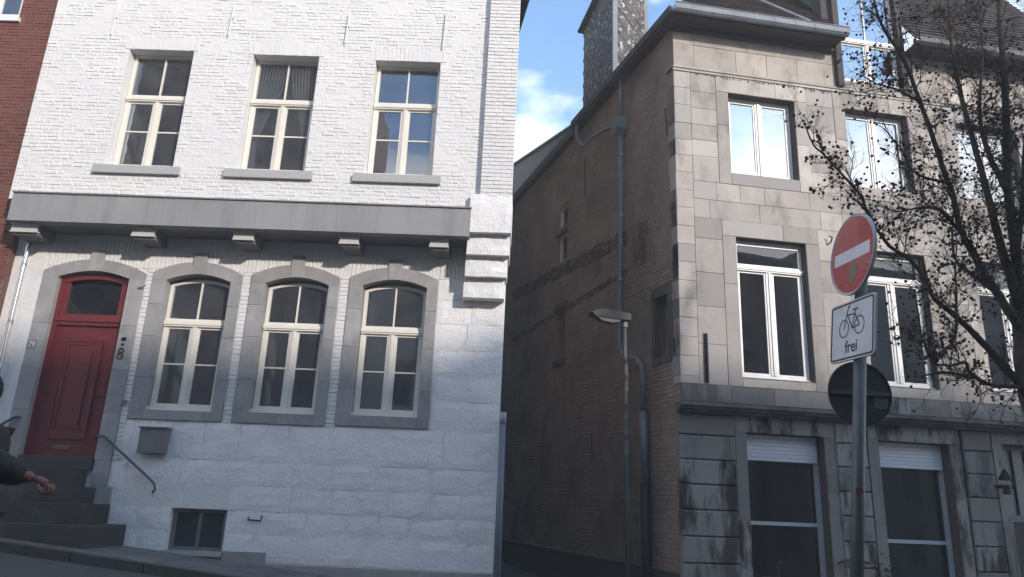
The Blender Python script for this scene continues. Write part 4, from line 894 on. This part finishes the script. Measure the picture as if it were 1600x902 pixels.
# no-entry disc
ne = thing('no_entry_sign', 'round red no entry sign with white bar at top of the post', 'road sign', (P.x, P.y, P.z-.3), group='road signs on the post')
RR = .302; dz = 0.0
def fdisc(fr, u, z, d0, d1, r0, r1, n=48):
    b = MB(); poly = [(cos(2*pi*i/n), sin(2*pi*i/n)) for i in range(n)]
    if r0 == 0: b.prism(fr, [(u+x*r1, z+y*r1) for x, y in poly], d0, d1)
    else: b.strip(fr, [(u+x*r0, z+y*r0) for x, y in poly+poly[:1]], [(u+x*r1, z+y*r1) for x, y in poly+poly[:1]], d0, d1)
    return b
fdisc(SF, 0, dz, .0, .006, 0, RR-.002).build('disc', SWHITE, ne)
fdisc(SF, 0, dz, .006, .0072, 0, RR-.014).build('red_face', SRED, ne)
fdisc(SF, 0, dz, -.012, .012, RR-.004, RR+.004).build('rim', mat('pale_rim', (.45, .46, .47), .5), ne)
MB().box(SF, -.245, .245, .0072, .0082, dz-.047, dz+.047).build('white_bar', SWHITE, ne)
MB().box(SF, -.02, .075, .0072, .009, dz-.185, dz-.085).build('sticker', STICK, ne); MB().box(SF, -.03, .03, .0072, .0088, dz-.215, dz-.175).build('sticker', STICK, ne)
for u, z in ((-.15, .17), (.17, .18), (-.15, -.2), (.2, -.13)): bolt(SF, u, .012, dz+z, ne)
# bicycle plate
bc = thing('bicycle_plate', 'rectangular white plate with bicycle symbol and the word frei', 'road sign', (P.x, P.y, P.z-.78), group='road signs on the post')
u0, u1, z0, z1 = -.278, .315, -.784, -.357
um = (u0+u1)/2
def rrect(a, e, p, q, r, n=5):
    pts = []
    for cx, cz, s0 in ((e-r, p+r, -90), (e-r, q-r, 0), (a+r, q-r, 90), (a+r, p+r, 180)):
        for i in range(n+1): t = radians(s0+90*i/n); pts.append((cx+r*cos(t), cz+r*sin(t)))
    return pts
MB().prism(SF, rrect(u0, u1, z0, z1, .03), .0, .006).build('plate', SWHITE, bc)
o_ = rrect(u0+.007, u1-.007, z0+.007, z1-.007, .026); i_ = rrect(u0+.024, u1-.024, z0+.020, z1-.020, .016)
MB().strip(SF, i_+i_[:1], o_+o_[:1], .006, .0072).build('border', SBLACK, bc)
so_ = rrect(u0-.004, u1+.004, z0-.004, z1+.004, .033); si_ = rrect(u0, u1, z0, z1, .03)
MB().strip(SF, si_+si_[:1], so_+so_[:1], -.012, .0055).build('rim', mat('pale_rim', (.45, .46, .47), .5), bc)
bk = MB(); cz = z0+.235
def line(pts, r=.0052):
    for (a, c_), (e, f_) in zip(pts, pts[1:]):
        L = sqrt((e-a)**2+(f_-c_)**2); nx, nz = -(f_-c_)/L*r, (e-a)/L*r
        ex, ez = (e-a)/L*r*.8, (f_-c_)/L*r*.8
        k = random.uniform(0, .0004)
        bk.prism(SF, [(a+nx-ex, c_+nz-ez), (e+nx+ex, f_+nz+ez), (e-nx+ex, f_-nz+ez), (a-nx-ex, c_-nz-ez)], .006, .0074+k)
wr = .068; fwx, rwx = um-.105, um+.105
for x in (fwx, rwx): n = 36; bk.strip(SF, [(x+(wr-.009)*cos(2*pi*i/n), cz+(wr-.009)*sin(2*pi*i/n)) for i in range(n+1)], [(x+wr*cos(2*pi*i/n), cz+wr*sin(2*pi*i/n)) for i in range(n+1)], .006, .0073)
head = (um-.062, cz+.105); bb_ = (um+.012, cz-.012); seat = (um+.048, cz+.118)
line([(fwx, cz), head, (um-.048, cz+.150), (um-.030, cz+.162)]); line([(um-.048, cz+.148), (um-.025, cz+.160)], .006)
line([head, bb_]); line([(um-.058, cz+.095), (um+.038, cz+.090)]); line([bb_, seat]); line([bb_, (rwx, cz)]); line([(rwx, cz), (um+.040, cz+.094)])
line([(um+.018, cz+.122), (um+.078, cz+.122)], .006)
bk.build('bicycle_symbol', SBLACK, bc)
text_on(SF, 'frei', um-.0, .0065, z0+.052, .125, SBLACK, 'lettering', bc, xs=1.0, thick=.0006)
MB().tube([SF(.05, -.02, z1), SF(.05, -.02, z0+.02)], .012, 8).build('clamp_strap', GALV, bc)
# dark back of a disc facing away
rb = thing('disc_sign', 'round sign seen from its dark back on the lower part of the post', 'road sign', (2.41, 5.25, .5), group='road signs on the post')
BF = Fr((2.417*1.022, 5.235*1.022, .852*.022), (1, .06, 0), (.06, -1, 0))
fdisc(BF, 0, .852, -.012, -.006, 0, .228).build('disc_back', DISCB, rb); fdisc(BF, 0, .852, -.018, .004, .226, .234).build('rim', DISCB, rb)
MB().box(BF, -.215, .215, -.006, .012, .838, .868).build('clamp_bar', mat('clamp_bar', (.09, .09, .095), .5, metal=.3), rb)
MB().box(BF, .10, .20, -.006, -.003, .745, .835).build('sticker', mat('grey_sticker', (.13, .13, .13), .7, var=(.05, .05, .05), vscale=60), rb)

# ------------------------------------------------------------------ tree
TR = thing('bare_tree', 'bare winter tree with dark seed balls standing before the stone house at right', 'tree', (5.25, 7.0, GZ(5.25)))
LIMBS = {
'A': ([(4.98, 7.0, .94), (4.74, 6.93, 1.22), (4.42, 6.87, 1.59), (4.15, 6.8, 1.84), (3.9, 6.73, 2.01), (3.81, 6.67, 2.17), (3.74, 6.6, 2.37)], .075, .012),
'B': ([(5.13, 7.0, 1.15), (4.74, 6.92, 1.24), (4.36, 6.85, 1.25), (4.16, 6.78, 1.34), (4.08, 6.7, 1.41), (3.87, 6.62, 1.36), (3.69, 6.55, 1.4), (3.59, 6.48, 1.62), (3.54, 6.4, 1.9)], .04, .008),
'C': ([(5.01, 7.1, .71), (4.9, 7.14, 1.19), (4.97, 7.19, 1.97), (5.08, 7.23, 2.67), (5.13, 7.27, 3.41), (5.27, 7.31, 4.35), (5.4, 7.36, 5.37), (5.52, 7.4, 6.29)], .115, .035),
'D': ([(4.93, 7.1, 2.08), (4.9, 7.2, 2.86), (4.92, 7.3, 3.49), (4.89, 7.4, 4.39), (4.91, 7.5, 5.2), (5.02, 7.6, 6.25)], .07, .02),
'E': ([(4.9, 7.1, 1.88), (4.7, 7.07, 2.23), (4.52, 7.03, 2.58), (4.41, 7.0, 2.8), (4.35, 6.97, 3.17), (4.23, 6.93, 3.65), (4.1, 6.9, 4.23), (3.95, 6.87, 4.74), (3.75, 6.83, 5.11), (3.67, 6.8, 5.48)], .065, .016),
'F': ([(4.3, 6.95, 3.34), (4.05, 6.86, 3.33), (3.85, 6.78, 3.38), (3.73, 6.69, 3.55), (3.52, 6.6, 3.74)], .02, .006),
'G': ([(3.78, 6.6, 2.15), (3.6, 6.56, 2.35), (3.41, 6.51, 2.45), (3.24, 6.47, 2.69), (3.12, 6.43, 2.96), (2.88, 6.39, 3.23), (2.7, 6.34, 3.4), (2.62, 6.3, 3.58)], .026, .007),
'H': ([(5.06, 7.2, 2.66), (5.31, 7.3, 3.43), (5.47, 7.4, 3.97), (5.72, 7.5, 4.72)], .05, .02),
'I': ([(4.13, 6.75, 1.29), (3.86, 6.67, 1.31), (3.65, 6.58, 1.26), (3.55, 6.5, 1.21)], .02, .006),
'J': ([(4.72, 7.1, 2.24), (4.6, 7.23, 2.44), (4.52, 7.37, 2.69), (4.66, 7.5, 3.26)], .03, .01),
'K': ([(3.66, 6.5, 1.39), (3.91, 6.6, 1.55), (4.06, 6.7, 1.82), (4.16, 6.8, 2.29), (4.28, 6.9, 2.66)], .02, .007),
'M': ([(5.11, 7.25, 3.4), (5.1, 7.44, 3.94), (5.19, 7.62, 4.53), (5.46, 7.81, 5.43), (5.67, 8.0, 6.4)], .05, .015),
'N': ([(4.41, 7.0, 2.8), (4.15, 6.88, 2.99), (3.89, 6.75, 2.96), (3.57, 6.62, 2.86), (3.32, 6.5, 2.86)], .022, .005),
'O': ([(4.1, 6.9, 4.23), (3.77, 6.73, 4.26), (3.49, 6.57, 4.22), (3.22, 6.4, 4.22)], .018, .004),
'Q': ([(4.93, 7.1, 2.08), (5.03, 6.97, 2.45), (5.12, 6.85, 3.01), (5.2, 6.72, 3.87), (5.21, 6.6, 4.84)], .05, .015),
'T': ([(5.2, 7.05, 1.0), (5.6, 7.1, 2.0), (6.1, 7.3, 3.2), (6.5, 7.5, 4.6), (6.7, 7.7, 6.2)], .10, .03),
'U': ([(5.6, 7.1, 2.0), (6.3, 6.8, 2.7), (7.0, 6.6, 3.6), (7.4, 6.5, 4.8)], .06, .02),
}
MB().tube([(5.28, 7.0, GZ(5.28)-.2), (5.26, 7.0, GZ(5.28)+.25), (5.22, 7.0, -.8), (5.17, 7.02, .1), (5.1, 7.04, .75), (4.98, 7.08, 1.2)], [.30, .22, .19, .175, .15, .10], 14).build('trunk', BARK, TR, smooth=True)
tw = MB(); FR = []
def wig(p, dirv, L, r, depth):
    n = 5 if depth == 0 else (4 if depth == 1 else 3)
    pts = [p]; d = dirv.normalized(); rads = [r]
    for i in range(n):
        d = (d + Vector((random.gauss(0, .22), random.gauss(0, .22), random.gauss(.06, .2)))).normalized()
        pts.append(pts[-1]+d*(L/n)); rads.append(r*(1-.75*(i+1)/n))
    tw.tube(pts, rads, 4 if depth == 0 else 3, caps=False)
    if depth < 2:
        for i in range(1, n+1):
            for _ in range((2 if random.random() < .8 else 1) if depth == 0 else (1 if random.random() < .5 else 2)):
                q = pts[i]; dd = (pts[i]-pts[i-1]).normalized()
                s_ = (dd*.6 + Vector((random.gauss(0, .6), random.gauss(0, .6), random.gauss(.12, .5)))).normalized()
                wig(q, s_, L*random.uniform(.35, .6), r*.55, depth+1)
    elif random.random() < .17: FR.append(pts[-1]+Vector((0, 0, -.01)))
for key, (pts, ra, rb_) in LIMBS.items():
    pts = [Vector(p) for p in pts]; n = len(pts)
    fine_ = [pts[0]]                                    # catmull-rom smoothing
    for i in range(n-1):
        p0, p1, p2, p3 = pts[max(i-1, 0)], pts[i], pts[i+1], pts[min(i+2, n-1)]
        for k in range(1, 5):
            t = k/4; fine_.append(.5*((2*p1)+(p2-p0)*t+(2*p0-5*p1+4*p2-p3)*t*t+(3*p1-p0-3*p2+p3)*t**3)+Vector((noise.noise(p1*7+Vector((k, 0, 0))), 0, noise.noise(p1*9+Vector((0, k, 0)))))*.012)
    m_ = len(fine_); rs = [(ra+(rb_-ra)*(i/(m_-1))**.8)*(.72 if ra > .03 else .9) for i in range(m_)]
    MB().tube(fine_, rs, 8).build('limb', BARK, TR, smooth=True)
    acc = 0
    for i in range(2, m_):
        seg = (fine_[i]-fine_[i-1]); acc += seg.length
        step = .085 if key not in 'TUCAH' else .16
        while acc > step:
            acc -= step; side = Vector((random.gauss(0, 1), random.gauss(0, .8), random.gauss(.25, .8)))
            dv = (seg.normalized()*.7+side.normalized()).normalized()
            if key in 'AC' and i < m_*.35: continue
            wig(fine_[i], dv, random.uniform(.18, .60)*(1.0 if key not in 'GNOI' else .75), min(.0065, rs[i]*.5), 0)
tw.build('twigs', BARK, TR, kind='stuff', fix=False, smooth=True)
ico = bmesh.new(); bmesh.ops.create_icosphere(ico, subdivisions=1, radius=.0155); me = bpy.data.meshes.new('seed_ball'); ico.to_mesh(me); ico.free(); me.materials.append(FRUIT)
random.shuffle(FR); invT = INV[TR]
FR.sort(key=lambda p: p.y)
rest = MB()
iv = [v.co.copy() for v in me.vertices]; ifc = [tuple(p.vertices) for p in me.polygons]
for i, p in enumerate(FR):
    if i < 300:
        o = bpy.data.objects.new('seed_ball', me); C.objects.link(o); o.parent = TR; ROOT[o] = TR; o.location = invT @ p; o.scale = [random.uniform(.75, 1.15)]*3
    else:
        s_ = random.uniform(.75, 1.15); rest.add([p+v*s_ for v in iv], ifc)
if rest.v: rest.build('seed_balls', FRUIT, TR, kind='stuff', fix=False)

# ------------------------------------------------------------------ person walking out of the frame at left
def skin(name, chain, edges, m, parent, lvl=2):
    me = bpy.data.meshes.new(name); inv = INV[ROOT[parent]]
    me.from_pydata([inv @ Vector(p[:3]) for p in chain], edges, []); me.materials.append(m)
    o = bpy.data.objects.new(name, me); C.objects.link(o); o.parent = parent; ROOT[o] = ROOT[parent]
    md = o.modifiers.new('s', 'SKIN'); md.use_smooth_shade = True
    if not me.skin_vertices: me.attributes.new
    for i, sv in enumerate(me.skin_vertices[0].data): sv.radius = (chain[i][3], chain[i][4] if len(chain[i]) > 4 else chain[i][3]); sv.use_root = (i == 0)
    sb_ = o.modifiers.new('d', 'SUBSURF'); sb_.levels = lvl; sb_.render_levels = lvl
    return o
px, py, pz = -3.28, 4.50, -1.11
PE = thing('person', 'person in dark jacket walking out at the left edge, arm swung back', 'person', (px, py, pz))
def skin_obj(*a, **k):
    try: return skin(*a, **k)
    except Exception as ex: print('skin failed', ex)
X = lambda dx, dy, h: (px+dx, py+dy, pz+h)
# walking towards -x ; camera side is -y
body = [(*X(0, 0, .95), .15, .12), (*X(0, 0, 1.12), .14, .11), (*X(0, 0, 1.32), .16, .12), (*X(0, 0, 1.43), .09, .08), (*X(-.03, 0, 1.50), .055), (*X(-.08, 0, 1.60), .085, .085), (*X(-.09, 0, 1.69), .078, .078),
        (*X(.0, -.19, 1.40), .055), (*X(.26, -.23, 1.22), .045), (*X(.545, -.19, 1.135), .032),
        (*X(0, .19, 1.40), .055), (*X(-.12, .22, 1.14), .045), (*X(-.36, .20, 1.08), .032),
        (*X(-.02, -.10, .88), .085), (*X(-.16, -.10, .50), .06), (*X(-.20, -.10, .09), .04), (*X(-.34, -.10, .05), .035),
        (*X(.04, .10, .88), .085), (*X(.12, .10, .50), .06), (*X(.38, .10, .18), .04), (*X(.28, .10, .06), .035)]
E_ = [(0, 1), (1, 2), (2, 3), (3, 4), (4, 5), (5, 6), (2, 7), (7, 8), (8, 9), (2, 10), (10, 11), (11, 12), (0, 13), (13, 14), (14, 15), (15, 16), (0, 17), (17, 18), (18, 19), (19, 20)]
skin('body', body, E_, SKIN, PE)
jk = [(*X(.03, 0, .86), .19, .16), (*X(.04, 0, 1.0), .18, .15), (*X(.05, 0, 1.2), .18, .14), (*X(.04, 0, 1.36), .17, .13), (*X(.0, 0, 1.46), .09, .085),
      (*X(.01, -.20, 1.37), .11), (*X(.25, -.235, 1.225), .10), (*X(.38, -.22, 1.18), .088), (*X(.515, -.195, 1.14), .062), (*X(0, .20, 1.39), .085), (*X(-.12, .225, 1.14), .07), (*X(-.32, .20, 1.09), .052)]
skin('jacket', jk, [(0, 1), (1, 2), (2, 3), (3, 4), (3, 5), (5, 6), (6, 7), (7, 8), (3, 9), (9, 10), (10, 11)], JACKET, PE)
tr_ = [(*X(0, 0, .92), .155, .13), (*X(-.02, -.10, .84), .105), (*X(-.16, -.10, .50), .08), (*X(-.20, -.10, .12), .065), (*X(.04, .10, .84), .105), (*X(.12, .10, .50), .08), (*X(.37, .10, .20), .065)]
skin('trousers', tr_, [(0, 1), (1, 2), (2, 3), (0, 4), (4, 5), (5, 6)], TROUS, PE)
for a, c_ in ((X(-.19, -.10, .05), X(-.40, -.10, .04)), (X(.40, .10, .14), X(.27, .10, .03))): skin('shoe', [(*a, .05), (*c_, .04)], [(0, 1)], BLACK, PE)
hr = MB(); hr.ball(X(-.03, 0, 1.655), .118, (1.05, .88, 1.12), 14, 10); hr.build('hair', HAIR, PE, smooth=True)
hr = MB(); hr.ball(X(-.13, 0, 1.60), .085, (.95, .85, 1.2), 14, 10); hr.ball(X(-.215, 0, 1.60), .018, (1, .8, 1.3), 8, 6); hr.build('face', SKIN, PE, smooth=True)
# hand of the swung-back arm: palm and five curled fingers
HO = Vector(X(.585, -.19, 1.125))
ax = Vector((.93, .05, -.36)).normalized(); dn = Vector((-.36, .05, -.93)).normalized(); sdv = ax.cross(dn).normalized()
hp = lambda a, b_, c_: HO+ax*a+dn*b_+sdv*c_
hand = [(*hp(-.05, 0, 0), .026, .026), (*hp(0, .0, 0), .036, .024), (*hp(.04, .0, 0), .038, .022)]
skin('hand', hand, [(0, 1), (1, 2)], SKIN, PE)
for i, (c_, L) in enumerate(((-.030, .9), (-.010, 1.0), (.011, .95), (.030, .78))):
    f_ = [(*hp(.045, -.005, c_), .0105), (*hp(.082*L, .008, c_*1.05), .0098), (*hp(.085*L, .034, c_*1.05), .009), (*hp(.062*L, .046, c_), .0085), (*hp(.045, .040, c_), .008)]
    skin('finger', f_, [(0, 1), (1, 2), (2, 3), (3, 4)], SKIN, PE)
skin('thumb', [(*hp(.0, .012, -.030), .013), (*hp(.035, .030, -.046), .0115), (*hp(.062, .045, -.036), .0095)], [(0, 1), (1, 2)], SKIN, PE)

# ------------------------------------------------------------------ houses across the street (they shade it and show in the glass)
OB = Fr((0, -8, 0), (-1, 0, 0), (0, 1, 0))
def opp(x0, x1, h, m, label, cols, rows, gable=False, dy=0.0):
    fr = Fr((0, -8+dy, 0), (1, 0, 0), (0, 1, 0)); r = thing('opposite_house', label, 'house', ((x0+x1)/2, -8+dy, GZ((x0+x1)/2)), group='houses across the street')
    hs = []
    for i in range(cols):
        for k in range(rows):
            w = (x1-x0)/cols; u = x0+w*(i+.5); z = GZ(u)+1.6+k*3.2
            if z+1.9 < h-.4: hs.append((u-.55, u+.55, z, z+1.9))
    b = MB(); holes_wall(b, fr, x0, x1, -4.5, h, 0, hs, .15); b.box(fr, x0, x1, -9, -.3, -4.5, h-.01); b.build('wall', m, r)
    for a, e, p, q in hs:
        f = MB().box(fr, a, e, -.14, -.10, p, p+.08).box(fr, a, e, -.14, -.10, q-.08, q).box(fr, a, a+.07, -.14, -.10, p+.08, q-.08).box(fr, e-.07, e, -.14, -.10, p+.08, q-.08).box(fr, (a+e)/2-.03, (a+e)/2+.03, -.14, -.10, p+.08, q-.08).build('window', mat('dull_frame', (.16, .15, .14), .6), r)
        MB().box(fr, a, e, -.13, -.12, p, q).build('pane', mat('far_pane', (.04, .045, .05), .1), f)
        MB().box(fr, a-.08, e+.08, -.0, .05, q, q+.16).build('lintel', mat('dull_stone', (.15, .14, .13), .8), r)
    rp = [(x0-.1, h), (x1+.1, h), (x1+.1, h+.2), (x0-.1, h+.2)]
    b = MB(); b.box(fr, x0-.0, x1+.0, -9.2, .35, h, h+.18)
    b.build('cornice', mat('dull_stone', (.15, .14, .13), .8), r)
    if gable: MB().prism(fr, [(x0, h+.18), (x1, h+.18), ((x0+x1)/2, h+.18+gable)], -9, -.1).build('roof', TILE, r)
opp(-30, -19, 13.5, OBRICK, 'tall red brick house across the street, farthest left', 5, 5)
opp(-19, -8.6, 21.5, OBRICK, 'tallest red brick house across the street behind the camera', 4, 6, 2.2)
opp(-8.6, -2, 12.4, mat('pale_render', (.42, .38, .33), .9), 'pale rendered house across the street beside the tallest one', 3, 4)
opp(-2, 6.2, 12.75, OBRICK, 'low red brick house across the street behind the camera', 4, 4)
opp(6.2, 14.5, 12.95, mat('ochre_render', (.36, .30, .22), .9), 'ochre rendered house across the street behind the camera', 4, 4)
opp(14.5, 23, 13.3, OBRICK, 'red brick house across the street facing the stone house', 4, 4)
opp(23, 40, 13.8, mat('grey_render', (.30, .29, .28), .9), 'wide grey house across the street, farthest right', 6, 4)
# ------------------------------------------------------------------ thin volume added to imitate lens glare, a haze
hb = MB()
hv = [(x, y, z) for x in (-60, 70) for y in (-40, 60) for z in (-9, 27)]
hb.add(hv, [(0, 1, 3, 2), (4, 6, 7, 5), (0, 4, 5, 1), (2, 3, 7, 6), (0, 2, 6, 4), (1, 5, 7, 3)])
hm_ = bpy.data.materials.new('glare_veil_haze'); hm_.use_nodes = True; hn = hm_.node_tree.nodes; hn.clear()
ho = hn.new('ShaderNodeOutputMaterial'); pvn = hn.new('ShaderNodeVolumePrincipled'); pvn.inputs['Density'].default_value = 0.005; pvn.inputs['Color'].default_value = (1.0, .95, .90, 1)
hm_.node_tree.links.new(pvn.outputs[0], ho.inputs['Volume'])
tag(hb.build('glare_veil', hm_), kind='stuff')
print('objects', len(bpy.data.objects), 'fruits', len(FR), 'twig faces', len(tw.f))
